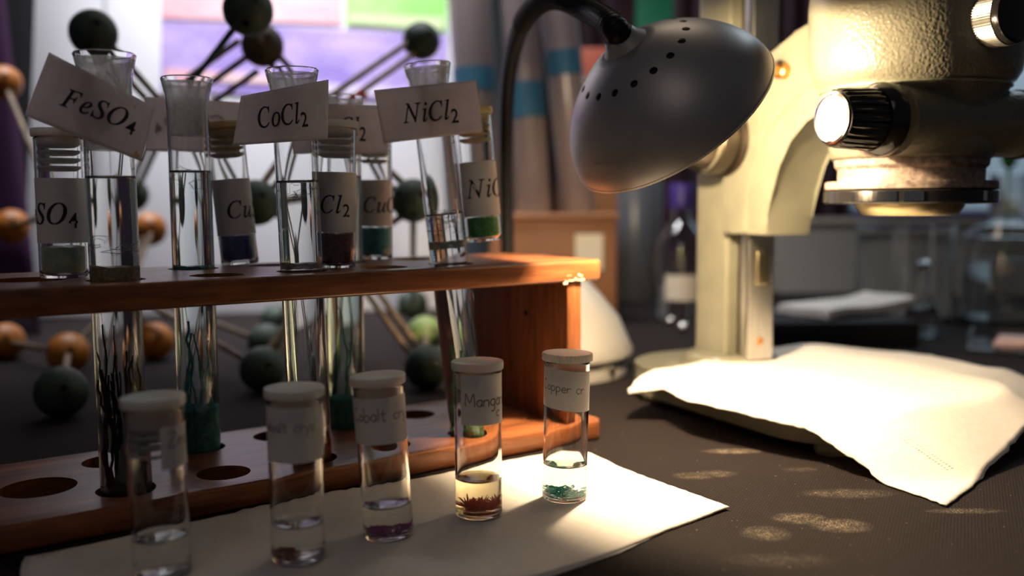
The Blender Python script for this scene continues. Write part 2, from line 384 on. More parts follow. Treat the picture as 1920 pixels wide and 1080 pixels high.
# ------------------------------------------------------------------ display board with posters (behind, left)
def poster_mat(name, c1, c2, sc_=(1, 1, 1), n_scale=7):
    m = mat(name, c1, 0.5); v = coords(m, sc_); nz = noise(m, v, n_scale, 5, 0.7)
    setcol(m, ramp(m, nz, [(0.35, c1), (0.65, c2)])); return m
M['board'] = mat('white_display_board', (0.86, 0.86, 0.90), 0.6)
M['p_purple'] = poster_mat('purple_poster', (0.28, 0.20, 0.62), (0.62, 0.48, 0.82), (1, 1, 3))
M['p_pink'] = poster_mat('pink_poster', (0.86, 0.42, 0.48), (0.90, 0.66, 0.68), (1, 1, 5))
M['p_green'] = poster_mat('green_poster', (0.28, 0.72, 0.16), (0.52, 0.82, 0.32), (1, 1, 3))
M['p_yellow'] = poster_mat('yellow_green_strip', (0.58, 0.74, 0.38), (0.72, 0.82, 0.50), (1, 1, 5))
M['p_mauve'] = mat('faint_mauve_strip', (0.76, 0.68, 0.86), 0.6)
bL, bR = Vector((-0.60, 1.42, 0)), Vector((-0.085, 1.50, 0))
bx_ = (bR-bL).normalized(); ang_b = atan2(bx_.y, bx_.x)
brd = empty('display_board', bL, 'white standing display board behind the ball-and-stick model', 'display board', rz=ang_b)
W_ = (bR-bL).length
link('panel', box((0, 0, 0), (W_, 0.008, 0.78), bevel=0.001), 'board', brd)
A2 = Matrix.Rotation(0.35, 4, 'Z')
link('side_panel', box((-0.30, 0, 0), (-0.004, 0.008, 0.78), M4=Matrix.Rotation(-0.06, 4, 'Z'), bevel=0.001), 'board', brd)
def on_board(px, py):
    r = ray(px, py); nrm = Vector((-bx_.y, bx_.x, 0)); k = (bL - Vector((0, 0, H))).dot(nrm)/r.dot(nrm)
    P = Vector((0, 0, H)) + r*k; return (P-bL).dot(bx_), P.z
def poster(name, pxs, m, label, dz=0.0):
    bm = bmesh.new(); f_, bk = [], []
    for p in pxs:
        u, z = on_board(*p); u = min(max(u, 0.002), W_-0.002)
        f_.append(bm.verts.new((u, -0.0025-dz, z))); bk.append(bm.verts.new((u, -0.0004, z)))
    bm.faces.new(f_); bm.faces.new(bk[::-1])
    for i in range(4): bm.faces.new((f_[i], f_[(i+1) % 4], bk[(i+1) % 4], bk[i]))
    o = link(name, bm, m, smooth=False); o.matrix_world = brd.matrix_world.copy()
    tag(o, label, 'poster'); return o
pp = poster('poster', [(303, 42), (838, 66), (836, 196), (303, 170)], 'p_purple', 'purple poster low on the white display board')
poster('poster', [(303, -160), (640, -160), (640, 47), (303, 34)], 'p_pink', 'pink poster above the purple one, left of the green')
pg = poster('poster', [(648, -160), (838, -160), (838, 62), (648, 48)], 'p_green', 'green poster above the purple one, at the right')
def strip(parent, pxs, m, name):
    bm = bmesh.new(); f_, bk = [], []
    for p in pxs:
        u, z = on_board(*p); u = min(max(u, 0.003), W_-0.003)
        f_.append(bm.verts.new((u, -0.0038, z))); bk.append(bm.verts.new((u, -0.0022, z)))
    bm.faces.new(f_); bm.faces.new(bk[::-1])
    for i in range(4): bm.faces.new((f_[i], f_[(i+1) % 4], bk[(i+1) % 4], bk[i]))
    link(name, bm, m, parent, smooth=False)
strip(pg, [(655, 24), (832, 34), (832, 56), (655, 44)], 'p_yellow', 'text_band')
strip(pp, [(310, 128), (560, 145), (560, 160), (310, 150)], 'p_pink', 'text_band')
strip(pp, [(560, 155), (830, 172), (830, 188), (560, 170)], 'p_mauve', 'text_band')
# frame of the room behind the board, dark and purple cloths at far left
def curtain(name, p0, p1, z0, z1, m, folds, amp, label, cat='curtain', lean=0.0):
    bm = bmesh.new(); p0, p1 = Vector((*p0, 0)), Vector((*p1, 0)); d = p1-p0; nrm = Vector((-d.y, d.x, 0)).normalized()
    n_ = folds*8; rows = []
    for zi in range(9):
        z = z0 + (z1-z0)*zi/8; row = []
        for i in range(n_+1):
            t = i/n_; a = amp*(0.6+0.4*sin(zi*0.8+t*5))*sin(2*pi*folds*t + 0.3*sin(zi*0.7))
            q = p0 + d*t + nrm*a; q.x += lean*(1 - zi/8)*t; row.append(bm.verts.new((q.x, q.y, z)))
        rows.append(row)
    for a, b_ in zip(rows, rows[1:]):
        for i in range(n_): bm.faces.new((a[i], a[i+1], b_[i+1], b_[i]))
    o = link(name, bm, m); md = o.modifiers.new('s', 'SOLIDIFY'); md.thickness = 0.004; baked(o)
    tag(o, label, cat); return o
M['dark_fabric'] = mat('dark_fabric', (0.012, 0.012, 0.016), 0.9)
M['purple_fabric'] = mat('purple_fabric', (0.060, 0.014, 0.072), 0.8)
M['maroon_fabric'] = mat('maroon_fabric', (0.028, 0.006, 0.012), 0.9)
curtain('dark_drape', (-1.15, 1.33), (-0.600, 1.30), 0.0, 0.95, 'dark_fabric', 5, 0.010, 'dark cloth hanging at the far left, beside the display board', 'drape', lean=-0.085)
curtain('purple_drape', (-1.00, 1.24), (-0.668, 1.21), 0.0, 0.95, 'purple_fabric', 4, 0.008, 'purple cloth hanging in front of the dark one, far left edge', 'drape', lean=0.055)
curtain('maroon_curtain', (0.10, 3.1), (1.12, 3.1), -0.72, 1.9, 'maroon_fabric', 14, 0.03, 'dark maroon curtain behind the microscope')

# ------------------------------------------------------------------ wooden test tube rack
rack = empty('test_tube_rack', (RA.x, RA.y, 0), 'reddish wooden test tube rack holding the big tubes', 'test tube rack', rz=RANG)
RI = rack.matrix_world.inverted()
TH, ZT, DEP, LR, LL = 0.0144, 0.128, 0.125, 0.3705, -0.185
tubes = {  # bottom pixel and top pixel of the axis, depth
    'T1': ((236, 927), (196, 100), rk(.0534, .028).y), 'T2': ((376, 846), (350, 146), rk(.1106, .0935).y),
    'T3': ((585, 866), (547, 130), rk(.1584, .028).y), 'T4': ((652, 803), (640, 180), rk(.2156, .0935).y),
    'T5': ((883, 818), (800, 120), rk(.2634, .028).y)}
axis = {}
for k, (b_, t, y) in tubes.items():
    P0 = aty(*b_, y); P0.z = 0.0025; axis[k] = (P0, aty(*t, y))
    P0.x = aty(*b_, y).x
def on_axis(k, z):
    a, b_ = axis[k]; t = (z-a.z)/(b_.z-a.z); return a + (b_-a)*t
def board(z0, z1, holes, name):
    poly = [(LL, 0.0), (LR-0.006, 0.0), (LR, 0.006), (LR, DEP-0.006), (LR-0.006, DEP), (LL, DEP)]
    o = link(name, prism(poly, z0, z1, 0.0022), 'wood', rack)
    c = bmesh.new()
    for (u, v_, r) in holes: lathe([(0, z0-0.01), (r, z0-0.01), (r, z1+0.01), (0, z1+0.01)], 40, c, Matrix.Translation((u, v_, 0)))
    bpy.context.view_layer.update(); cut(o, c)
    return o
def loc_rack(P): q = RI @ Vector(P); return q.x, q.y
s_ = .0525
hu, hl = [], []
for k in axis:
    q = on_axis(k, ZT-TH/2); hu.append((*loc_rack(q), 0.0152)); q = on_axis(k, TH/2); hl.append((*loc_rack(q), 0.0152))
for (u, v_) in [(.0534+s_, .028), (.0534+3*s_, .028), (.0581+2*s_, .0935), (.0581+4*s_, .0935), (.0581, .0935)]:
    hu.append((u, v_, 0.015)); hl.append((u, v_, 0.015))
for (u, v_, r) in [(.0148, .060, .0195), (-.045, .060, .0195), (-.10, .06, .0195)]: hu.append((u, v_, r)); hl.append((u, v_, r))
ub = board(ZT-TH, ZT, hu, 'upper_board'); lb = board(0.0, TH, hl, 'lower_board')
UX = LR-0.0205
link('upright', box((UX-0.0125, 0.002, TH), (UX, DEP-0.003, ZT-TH), bevel=0.0008), 'wood_up', rack)
link('upright', box((LL+0.02, 0.002, TH), (LL+0.0325, DEP-0.003, ZT-TH), bevel=0.0008), 'wood_up', rack)
bm = bmesh.new()
for i in range(26):
    t = i/25; x = UX-0.0165 + 0.0185*t; z = ZT-0.0112 + 0.0022*sin(i*1.9) - (0.004*(1-min(1, t*5)))
    bmesh.ops.create_icosphere(bm, subdivisions=1, radius=0.0008+0.0006*random.random(), matrix=Matrix.Translation((x, 0.0003, z)) @ Matrix.Diagonal((1.3, .35, 1, 1)))
tag(link('glue_bead', bm, 'raw_wood', rack), 'pale chipped glue where the upright meets the board')
bm = lathe([(0, 0), (0.0022, 0), (0.0016, -0.0006), (0, -0.0008)], 12)
bmesh.ops.transform(bm, matrix=Matrix.Translation((UX-0.0125, 0.05, 0.088)) @ Matrix.Rotation(pi/2, 4, 'Y'), verts=bm.verts)
link('knot', bm, 'black_gloss', rack)

# ------------------------------------------------------------------ test tubes
def tube_profile(L_, ro=0.0125, ri=0.0113, lip=0.0155):
    p = []
    for k in range(9): a = -pi/2 + (pi/2)*k/8; p.append((ro*cos(a), ro + ro*sin(a)))
    p += [(ro, L_*0.5), (ro, L_-0.020), (ro+0.0006, L_-0.012), (ro+0.0018, L_-0.006), (lip-0.0003, L_-0.002), (lip, L_-0.0008), (lip-0.0006, L_),
          (lip-0.0014, L_-0.0004), (lip-0.0020, L_-0.003), (ri+0.0012, L_-0.008), (ri, L_-0.020), (ri, L_*0.5)]
    for k in range(8, -1, -1): a = -pi/2 + (pi/2)*k/8; p.append((max(ri*cos(a), 0 if k == 0 else 1e-4), ro + ri*sin(a)))
    p[0] = (0, 0); p[-1] = (0, ro-ri); return p
def inner_fill(z0, z1, r, round_bottom=True, zc=0.0125, seg=40):
    p = []
    if round_bottom:
        for k in range(9): a = -pi/2 + (pi/2)*k/8; p.append((r*cos(a), zc + r*sin(a)))
        p[0] = (0, zc-r)
    else: p += [(0, z0), (r-0.0006, z0), (r, z0+0.0006), (r, z0+0.0014)]
    p += [(r, z1-0.0008), (r, z1), (r-0.0003, z1-0.0004), (r*0.93, z1-0.0009), (r*0.82, z1-0.0013), (r*0.5, z1-0.0015), (0, z1-0.0015)]
    return lathe(p, seg)
TL = {'T1': ('leftmost, tilted FeSO4 card on its front', 'liquid'), 'T2': ('', '')}
def make_tube(k, label, liq, zliq, frost_h, strands=None, gel=None, bottom=None):
    P0, P1 = axis[k]; L_ = (P1-P0).length
    root = empty('test_tube', P0, label, 'test tube', 'big test tubes in the wooden rack', direction=P1-P0, face_cam=True)
    g = link('glass_body', lathe(tube_profile(L_), 56), 'glass', root)
    lq = link('liquid', inner_fill(0, zliq, 0.01135), liq, root)
    fr = lathe([(0.01125, L_-frost_h), (0.01130, L_-0.019), (0.0125, L_-0.008), (0.0138, L_-0.0028), (0.0130, L_-0.0035), (0.0115, L_-0.009), (0.0106, L_-0.020), (0.0106, L_-frost_h), (0.01125, L_-frost_h)], 40)
    link('residue_film', fr, 'frost', root)
    if gel:
        z0, z1, m_ = gel
        bm = lathe([(0, z0), (0.0111, z0), (0.0112, (z0+z1)/2), (0.0111, z1), (0.006, z1-0.001), (0, z1-0.0006)], 40)
        for v in bm.verts: v.co.z += 0.0007*sin(v.co.x*900)*cos(v.co.y*700)
        tag(link('gel_layer', bm, m_, root), 'coloured layer level with the board')
    return root, L_
def growth(k, name, label, m_, z0, z1, n_, r, blob=0.0, blob_m=None, spread=0.007, seed=1):
    """chemical garden strands standing inside tube k"""
    rnd = random.Random(seed); P0, P1 = axis[k]; bm = bmesh.new()
    for s in range(n_):
        a = rnd.uniform(0, 2*pi); rr = spread*sqrt(rnd.random()); pts = []; zz = z0; x, y = rr*cos(a), rr*sin(a)
        top = z0 + (z1-z0)*rnd.uniform(0.55, 1.0); steps = 14
        for i in range(steps+1):
            pts.append((x, y, z0 + (top-z0)*i/steps)); x += rnd.gauss(0, 0.0007); y += rnd.gauss(0, 0.0007)
            d = hypot(x, y)
            if d > 0.0092: x *= 0.0092/d; y *= 0.0092/d
        sweep(pts, [r*(1-0.5*i/steps) for i in range(steps+1)], 6, bm)
    if blob:
        p = []
        for q in range(7): a = -pi/2 + (pi/2)*q/6; p.append((0.0108*cos(a), 0.0125 + 0.0108*sin(a)))
        p[0] = (0, 0.0017); p += [(0.0108, blob), (0.006, blob+0.003), (0, blob+0.004)]
        lathe(p, 32, bm)
    o = link(name, bm, m_); o.matrix_world = frame_to(P0, P1-P0); tag(o, label, 'crystal growth', kind='stuff'); return o
def zloc(k, py, px=None):
    """length along tube k where the picture row py falls"""
    a, b_ = axis[k]; best = None
    for i in range(401):
        P = a.lerp(b_, i/400); X, Y, Z = P.x, P.y, P.z-H
        d = Y*cos(PITCH)-Z*sin(PITCH); up = Y*sin(PITCH)+Z*cos(PITCH); y_ = 540 - up/d*F + sin(ROLL)*X/d*F
        if best is None or abs(y_-py) < best[0]: best = (abs(y_-py), (b_-a).length*i/400)
    return best[1]
make_tube('T1', 'big glass test tube at the left end, tilted FeSO4 card on it', 'murky_liquid', zloc('T1', 330), 0.05, gel=(zloc('T1', 527), zloc('T1', 500), 'rust_gel'))
make_tube('T2', 'frosted glass test tube with teal growth, second from the left', 'teal_liquid', zloc('T2', 320), 0.035, gel=(zloc('T2', 506), zloc('T2', 499), 'teal_grains'))
make_tube('T3', 'clear glass test tube behind the CoCl2 card, red matter at its foot', 'tube_liquid', zloc('T3', 338), 0.016, gel=(zloc('T3', 503), zloc('T3', 493), 'grey_gel'))
make_tube('T4', 'greenish test tube in the back row, behind the CoCl2 vial', 'green_liquid', zloc('T4', 330), 0.020)
make_tube('T5', 'leaning glass test tube with the NiCl2 card, nearest the rack end', 'tube_liquid', zloc('T5', 400), 0.016, gel=(zloc('T5', 466), zloc('T5', 452), 'pale_gel'))
growth('T1', 'dark_growth', 'black branching growth inside the leftmost test tube', 'black_growth', 0.010, zloc('T1', 595), 26, 0.0007, 0.012, seed=3)
growth('T2', 'teal_growth', 'teal strands and sediment inside the second test tube', 'teal_growth', 0.010, zloc('T2', 600), 9, 0.0009, zloc('T2', 765), seed=5)
growth('T3', 'red_growth', 'dark red sediment at the foot of the CoCl2 test tube', 'red_growth', 0.004, zloc('T3', 820), 4, 0.001, zloc('T3', 828), seed=8)
growth('T4', 'teal_growth', 'teal sediment with one green strand in the back test tube', 'teal_growth', 0.010, zloc('T4', 560), 3, 0.0009, zloc('T4', 745), seed=9)
growth('T5', 'green_growth', 'green strands inside the leaning test tube', 'green_growth', 0.006, zloc('T5', 640), 6, 0.0010, zloc('T5', 800), seed=11)
def wisps(k, y0, y1, n_, seed, label):
    rnd = random.Random(seed); bm = bmesh.new(); z0, z1 = zloc(k, y0), zloc(k, y1)
    for s in range(n_):
        a = rnd.uniform(0, 2*pi); z = rnd.uniform(z0, z1); pts = []
        for i in range(8):
            pts.append((0.0104*cos(a), 0.0104*sin(a), z)); a += rnd.gauss(0, 0.22); z = min(max(z + rnd.gauss(0, 0.0014), z0), z1)
        sweep(pts, 0.00014, 4, bm)
    o = link('wispy_growth', bm, 'white_growth'); P0, P1 = axis[k]; o.matrix_world = frame_to(P0, P1-P0); tag(o, label, 'crystal growth', kind='stuff')
wisps('T5', 440, 395, 34, 2, 'white wispy threads inside the leaning test tube, above the rack')
wisps('T3', 370, 335, 8, 4, 'fine white threads inside the CoCl2 test tube')
wisps('T2', 360, 310, 6, 6, 'fine white threads inside the frosted second test tube')
wisps('T1', 480, 440, 12, 7, 'small bubbles and threads above the brown layer of the leftmost tube')

# ------------------------------------------------------------------ printed cards stuck on the tubes
def card(name, k, quad, ydepth, label, text=None, tpos=None, bend=0.0, notch=None, back=False, tack=None, brown=None, thick=0.0003, group='printed formula cards on the test tubes'):
    (tl, tr, br, bl) = [Vector(p) for p in quad]
    def pxat(u, v_): return (tl*(1-u)+tr*u)*(1-v_) + (bl*(1-u)+br*u)*v_
    def surf(u, v_, off=0.0):
        p = pxat(u, v_); return aty(p.x, p.y, ydepth - bend*sin(pi*u) + off)
    def uv_of(px, py):
        u = v_ = 0.5
        for _ in range(25):
            p = pxat(u, v_); e = Vector((px, py)) - p
            du = pxat(u+1e-3, v_)-p; dv = pxat(u, v_+1e-3)-p; du /= 1e-3; dv /= 1e-3
            det = du.x*dv.y-du.y*dv.x
            u += (e.x*dv.y-e.y*dv.x)/det; v_ += (du.x*e.y-du.y*e.x)/det
        return u, v_
    NU, NV = 24, 14; bm = bmesh.new(); g = {}
    def vtop(u):
        if notch:
            a, b_, d = notch
            if a < u < b_: t = (u-a)/(b_-a); return d*(sin(pi*min(1, t*1.1)))**0.5*(0.85+0.15*sin(t*21))
        return 0.0
    for i in range(NU+1):
        u = i/NU; v0 = vtop(u)
        for j in range(NV+1): g[i, j] = bm.verts.new(surf(u, v0 + (1-v0)*j/NV))
    for i in range(NU):
        for j in range(NV): bm.faces.new((g[i, j], g[i+1, j], g[i+1, j+1], g[i, j+1]))
    o = link(name, bm, 'card'); md = o.modifiers.new('s', 'SOLIDIFY'); md.thickness = thick; md.offset = 0; baked(o)
    tag(o, label, 'card', group)
    if text:
        V, Fc, wd = get_formula(text); (ox, oy), (ex, ey), hpx, slant = tpos
        dx = Vector((ex-ox, ey-oy)); Ln = dx.length; dx /= Ln; up = Vector((dx.y, -dx.x)); sx = Ln/wd
        cap = max(y for x, y in V); sy = hpx/cap
        bm = bmesh.new(); vs = []
        off = 0.0004 if back else -0.0004
        for x, y in V:
            if back: x = wd-x
            p = Vector((ox, oy)) + dx*(x*sx) + up*(y*sy); u, v_ = uv_of(p.x, p.y); vs.append(bm.verts.new(surf(u, v_, off)))
        for f_ in Fc:
            try: bm.faces.new([vs[i] for i in f_])
            except ValueError: pass
        link('lettering', bm, 'ink', o, smooth=False)
    if tack:
        c = aty(tack[0], tack[1], ydepth + 0.0012); bm = bmesh.new()
        bmesh.ops.create_uvsphere(bm, u_segments=20, v_segments=10, radius=0.0052, matrix=Matrix.Translation(c) @ Matrix.Diagonal((1, 0.26, 1, 1)))
        link('adhesive_tack', bm, 'tack', o)
    if brown:
        for (px, py, r) in brown:
            bm = bmesh.new(); u, v_ = uv_of(px, py); c = surf(u, v_, -0.0003)
            bmesh.ops.create_icosphere(bm, subdivisions=2, radius=r, matrix=Matrix.Translation(c) @ Matrix.Rotation(0.5, 4, 'Y') @ Matrix.Diagonal((1, 0.1, 1.8, 1)))
            link('brown_stain', bm, 'rust_gel', o)
    return o
y1 = axis['T1'][1].y; y2 = axis['T2'][1].y; y3 = axis['T3'][1].y; y4 = axis['T4'][1].y; y5 = axis['T5'][1].y
card('formula_card', 'T1', [(92, 98), (290, 200), (266, 303), (46, 217)], y1-0.0172, 'tilted paper card printed FeSO4, torn at its top edge, leftmost tube', 'FeSO4', ((110, 196), (252, 247), 36, 0), 0.001, (0.62, 0.80, 0.12), tack=(200, 222), brown=[(253, 200, 0.0005), (254, 288, 0.0009), (259, 292, 0.0007)])
card('formula_card', 'T2', [(270, 181), (453, 192), (453, 290), (272, 283)], y2+0.0480, 'blank-looking grey paper card behind the frosted second tube', 'CuSO4', ((290, 246), (425, 252), 36, 0), 0.0, back=True)
card('formula_card', 'T3', [(452, 180), (616, 149), (615, 261), (436, 273)], y3-0.0172, 'curved paper card printed CoCl2 on the middle tube', 'CoCl2', ((485, 240), (577, 229), 40, 0), 0.002, tack=(521, 219))
card('formula_card', 'T4', [(543, 193), (726, 199), (727, 288), (548, 291)], y4-0.0172, 'paper card half hidden between the CoCl2 and NiCl2 cards', 'CuCl2', ((590, 254), (686, 257), 38, 0), 0.0)
card('formula_card', 'T5', [(701, 169), (893, 150), (906, 247), (719, 269)], y5-0.0185, 'paper card printed NiCl2 on the leaning right-hand tube', 'NiCl2', ((756, 231), (860, 222), 38, 0), 0.001, tack=(811, 216))

# ------------------------------------------------------------------ small specimen vials
FONT = {  # hand lettering strokes, unit boxes
 'Z': ([[(0, 1), (.6, 1), (0, 0), (.6, 0)]], .75), 'i': ([[(.1, .5), (.1, 0)], [(.1, .72), (.1, .68)]], .28),
 'n': ([[(0, .5), (0, 0)], [(0, .35), (.2, .5), (.4, .4), (.4, 0)]], .55), 'c': ([[(.42, .42), (.2, .5), (0, .25), (.2, 0), (.42, .08)]], .55),
 'C': ([[(.55, .85), (.3, 1), (0, .55), (.1, .1), (.35, 0), (.58, .12)]], .72), 'o': ([[(.2, .5), (0, .25), (.2, 0), (.42, .25), (.2, .5)]], .55),
 'b': ([[(0, 1), (0, 0), (.3, 0), (.42, .25), (.25, .48), (0, .35)]], .55), 'a': ([[(.4, .5), (.15, .48), (0, .22), (.2, 0), (.4, .2), (.4, .5), (.42, 0)]], .55),
 'l': ([[(.05, 1), (.05, 0)]], .22), 't': ([[(.2, .85), (.2, .05), (.4, .02)], [(0, .52), (.42, .55)]], .55),
 'r': ([[(0, .5), (0, 0)], [(0, .3), (.18, .48), (.34, .45)]], .42), 'y': ([[(0, .5), (.2, .08)], [(.42, .5), (.1, -.4)]], .52),
 's': ([[(.36, .46), (.12, .5), (.05, .32), (.34, .18), (.28, 0), (0, .04)]], .48), 'M': ([[(0, 0), (.05, 1), (.35, .3), (.68, 1), (.75, 0)]], .9),
 'g': ([[(.4, .48), (.15, .5), (0, .25), (.2, .02), (.4, .2), (.4, .5), (.38, -.3), (.1, -.38)]], .55), 'e': ([[(.02, .25), (.4, .28), (.25, .5), (0, .25), (.18, 0), (.42, .08)]], .55),
 'p': ([[(0, .5), (0, -.42)], [(0, .4), (.25, .5), (.4, .25), (.22, 0), (0, .1)]], .55), ' ': ([], .5)}
def wrap_label(r, z0, z1, a0, a1, skew=0.0, torn=None, thick=0.00018):
    bm = bmesh.new(); n_ = 40; g = {}; NV = 10
    for i in range(n_+1):
        a = a0 + (a1-a0)*i/n_
        for j in range(NV+1):
            z = z0 + (z1-z0)*j/NV + skew*sin(a)
            rr = r
            g[i, j] = bm.verts.new((rr*sin(a), -rr*cos(a), z))
    closed = abs((a1-a0)-2*pi) < 0.05
    for i in range(n_):
        for j in range(NV): bm.faces.new((g[i, j], g[i+1, j], g[i+1, j+1], g[i, j+1]))
    return bm
def handwriting(text, r, a_start, z, size, skew=0.0, slope=0.0):
    bm = bmesh.new(); x = 0.0; wv = size*0.038
    for ch in text:
        st, adv = FONT[ch]
        for s in st:
            P = []
            for (sx, sy) in (s if len(s) < 3 else [(q.x, q.y) for q in catmull([(a, b_, 0) for a, b_ in s], 4)]):
                P.append((x + sx*size, z + sy*size + slope*x))
            for (x0, z0), (x1, z1) in zip(P, P[1:]):
                d = hypot(x1-x0, z1-z0)
                if d < 1e-7: continue
                nx_, nz_ = -(z1-z0)/d*wv, (x1-x0)/d*wv; ex, ez = (x1-x0)/d*wv*0.4, (z1-z0)/d*wv*0.4
                vs = []
                for (xx, zz) in ((x0-ex-nx_, z0-ez-nz_), (x1+ex-nx_, z1+ez-nz_), (x1+ex+nx_, z1+ez+nz_), (x0-ex+nx_, z0-ez+nz_)):
                    a = a_start + xx/r; vs.append(bm.verts.new((r*sin(a), -r*cos(a), zz + skew*sin(a))))
                bm.faces.new(vs)
        x += adv*size
    return bm
def printed(text, r, a_start, a_end, z, cap_h):
    V, Fc, wd = get_formula(text); cap = max(y for x, y in V); s = cap_h/cap; bm = bmesh.new(); vs = []
    total = wd*s*0.92
    if a_start is None: a_start = a_end - total/r
    for x, y in V: a = a_start + x*s*0.92/r; vs.append(bm.verts.new((r*sin(a), -r*cos(a), z + y*s)))
    for f_ in Fc:
        try: bm.faces.new([vs[i] for i in f_])
        except ValueError: pass
    return bm
def vial_glass(Hg, ro, ri, fl=0.0016):
    return lathe([(0, 0.0006), (ro*0.6, 0.0004), (ro-0.0014, 0), (ro-0.0004, 0.0004), (ro, 0.0016), (ro, 0.0026), (ro, Hg-0.0016), (ro, Hg-0.0006), (ro-0.0004, Hg), (ri+0.0003, Hg), (ri, Hg-0.0005), (ri, Hg-0.0016), (ri, fl+0.0028), (ri, fl+0.0016), (ri-0.0006, fl+0.0004), (ri-0.002, fl), (0, fl+0.0005)], 56)
def cap_mesh(Hg, ro, ri, ribs=0, plug=0.010, rim=0.0008):
    bm = lathe([(0, Hg-plug), (ri-0.0012, Hg-plug), (ri-0.0003, Hg-plug+0.001), (ri-0.0003, Hg+0.0002), (ro+0.0010, Hg+0.0002), (ro+0.0013, Hg+0.0008),
                (ro+0.0013, Hg+0.0036), (ro+0.0010, Hg+0.0044), (ro-0.0010, Hg+0.0046), (ro-0.0022, Hg+0.0040), (0, Hg+0.0039)], 72)
    if ribs:
        for v in bm.verts:
            r = hypot(v.co.x, v.co.y)
            if r > ro+0.0008:
                a = atan2(v.co.y, v.co.x); k_ = 1 + (0.00035/r)*(1 if int(round(a/(2*pi)*72)) % 2 else -1); v.co.x *= k_; v.co.y *= k_
    return bm
def crystals(kind, seed, z, ro):
    rnd = random.Random(seed); bm = bmesh.new()
    if kind == 'needles':
        for c_ in range(9):
            cx_, cy_ = rnd.uniform(-0.0040, 0.0070), rnd.uniform(-0.0055, 0.0050); hh = rnd.uniform(0.0, 0.0014)
            for i in range(46):
                a = rnd.uniform(0, 2*pi); el = rnd.uniform(0.0, 1.35); L_ = rnd.uniform(0.0025, 0.0072)
                o = Vector((cx_, cy_, z + hh)); d = Vector((cos(a)*cos(el), sin(a)*cos(el), sin(el))); e = o + d*L_
                if hypot(o.x, o.y) > ro-0.002: continue
                if hypot(e.x, e.y) > ro-0.0008: k_ = (ro-0.0009)/hypot(e.x, e.y); e.x *= k_; e.y *= k_
                cyl(o, e, 0.00046, 0.00014, 5, bm)
    elif kind == 'curls':
        for i in range(75):
            a = rnd.uniform(0, 2*pi); rr = (ro-0.0022)*sqrt(rnd.random()); x, y = rr*cos(a), rr*sin(a); zz = z+rnd.uniform(0, 0.0042)*(1-0.5*rr/ro); pts = []; h = rnd.uniform(0, 2*pi)
            if x > 0.003 and zz > z+0.0022: zz = z + 0.001
            for q in range(7):
                x += 0.0009*cos(h); y += 0.0009*sin(h); h += rnd.gauss(0.35, 0.5); d = hypot(x, y)
                if d > ro-0.0009: x *= (ro-0.0009)/d; y *= (ro-0.0009)/d
                pts.append((x, y, zz)); zz = max(z, zz+rnd.gauss(0, 0.0004))
            sweep(pts, 0.00040, 5, bm)
    else:
        for i in range(150):
            a = rnd.uniform(0, 2*pi); rr = (ro-0.0014)*sqrt(rnd.random())*(0.85 if kind == 'flat' else 1); s = rnd.uniform(0.0005, 0.0012)
            hh = 0.0016*(1-rr/ro)
            off = (-0.003, 0) if kind == 'side' else (0, 0)
            x, y = rr*cos(a)+off[0], rr*sin(a)
            if kind == 'side' and x > -0.001: continue
            d = hypot(x, y)
            if d > ro-0.001: x *= (ro-0.001)/d; y *= (ro-0.001)/d
            Mx = Matrix.Translation((x, y, z + s*0.6 + rnd.random()*hh)) @ Matrix.Rotation(rnd.uniform(0, 3), 4, 'X') @ Matrix.Rotation(rnd.uniform(0, 3), 4, 'Z') @ Matrix.Diagonal((s*1.6, s, s*0.8, 1))
            bmesh.ops.create_cube(bm, size=1, matrix=Mx)
    return bm
def front_vial(base_px, top_px, y, Hg, label, lab, text, liq, cr, ribs=0, threads=False, ro=0.0125):
    P0 = onz(*base_px, 0.0022); yy = P0.y if y is None else y
    P0 = aty(*base_px, yy); P0.z = 0.0026
    P1 = aty(*top_px, yy)
    root = empty('specimen_vial', P0, label, 'vial', 'capped vials on the front napkin', direction=P1-P0, face_cam=True)
    ri = ro-0.0011
    link('glass_body', vial_glass(Hg, ro, ri), 'glass', root)
    c = link('cap', cap_mesh(Hg, ro, ri, ribs), 'plastic', root)
    if threads:
        bm = bmesh.new()
        for q in range(5): lathe([(ri-0.0035, Hg-0.004-q*0.0042), (ri-0.0004, Hg-0.003-q*0.0042), (ri-0.0003, Hg-0.0042-q*0.0042), (ri-0.0035, Hg-0.0055-q*0.0042), (ri-0.0035, Hg-0.004-q*0.0042)], 40, bm)
        link('plug_rib', bm, 'plastic', c)
    z0, z1, a0, a1, sk = lab
    lb_ = link('paper_label', wrap_label(ro+0.00022, z0, z1, a0, a1, sk), 'label', root)
    for (s, a_, z, size) in text:
        link('handwriting', handwriting(s, ro+0.00040, a_, z, size, sk), 'pencil', lb_, smooth=False)
    if liq:
        z, m_ = liq
        link('liquid', inner_fill(0.0017, z, ri+0.00006, False), m_, root)
    if cr:
        kind, m_, seed, lbl, nm = cr
        o = link(nm, crystals(kind, seed, 0.0026, ri), m_, smooth=False); o.matrix_world = root.matrix_world.copy(); tag(o, lbl, 'crystals', kind='stuff')
    return root
front_vial((306, 1077), (287, 755), None, 0.0765, 'nearest specimen vial, at the left end of the row', (0.0500, 0.0690, 0.15, 2.9, 0.0),
           [('Zinc', 0.42, 0.0600, 0.0060)], (0.0185, 'liquid'), None, threads=True)
front_vial((560, 1046), (551, 718), None, 0.0765, 'specimen vial second from the left, a little rusty residue at its foot', (0.0480, 0.0735, -1.6, 1.7, 0.0),
           [('Cobalt crys', -1.50, 0.0625, 0.0052)], (0.0180, 'liquid'), ('side', 'red_crystal', 21, 'rusty red residue in the second vial from the left', 'red_residue'))
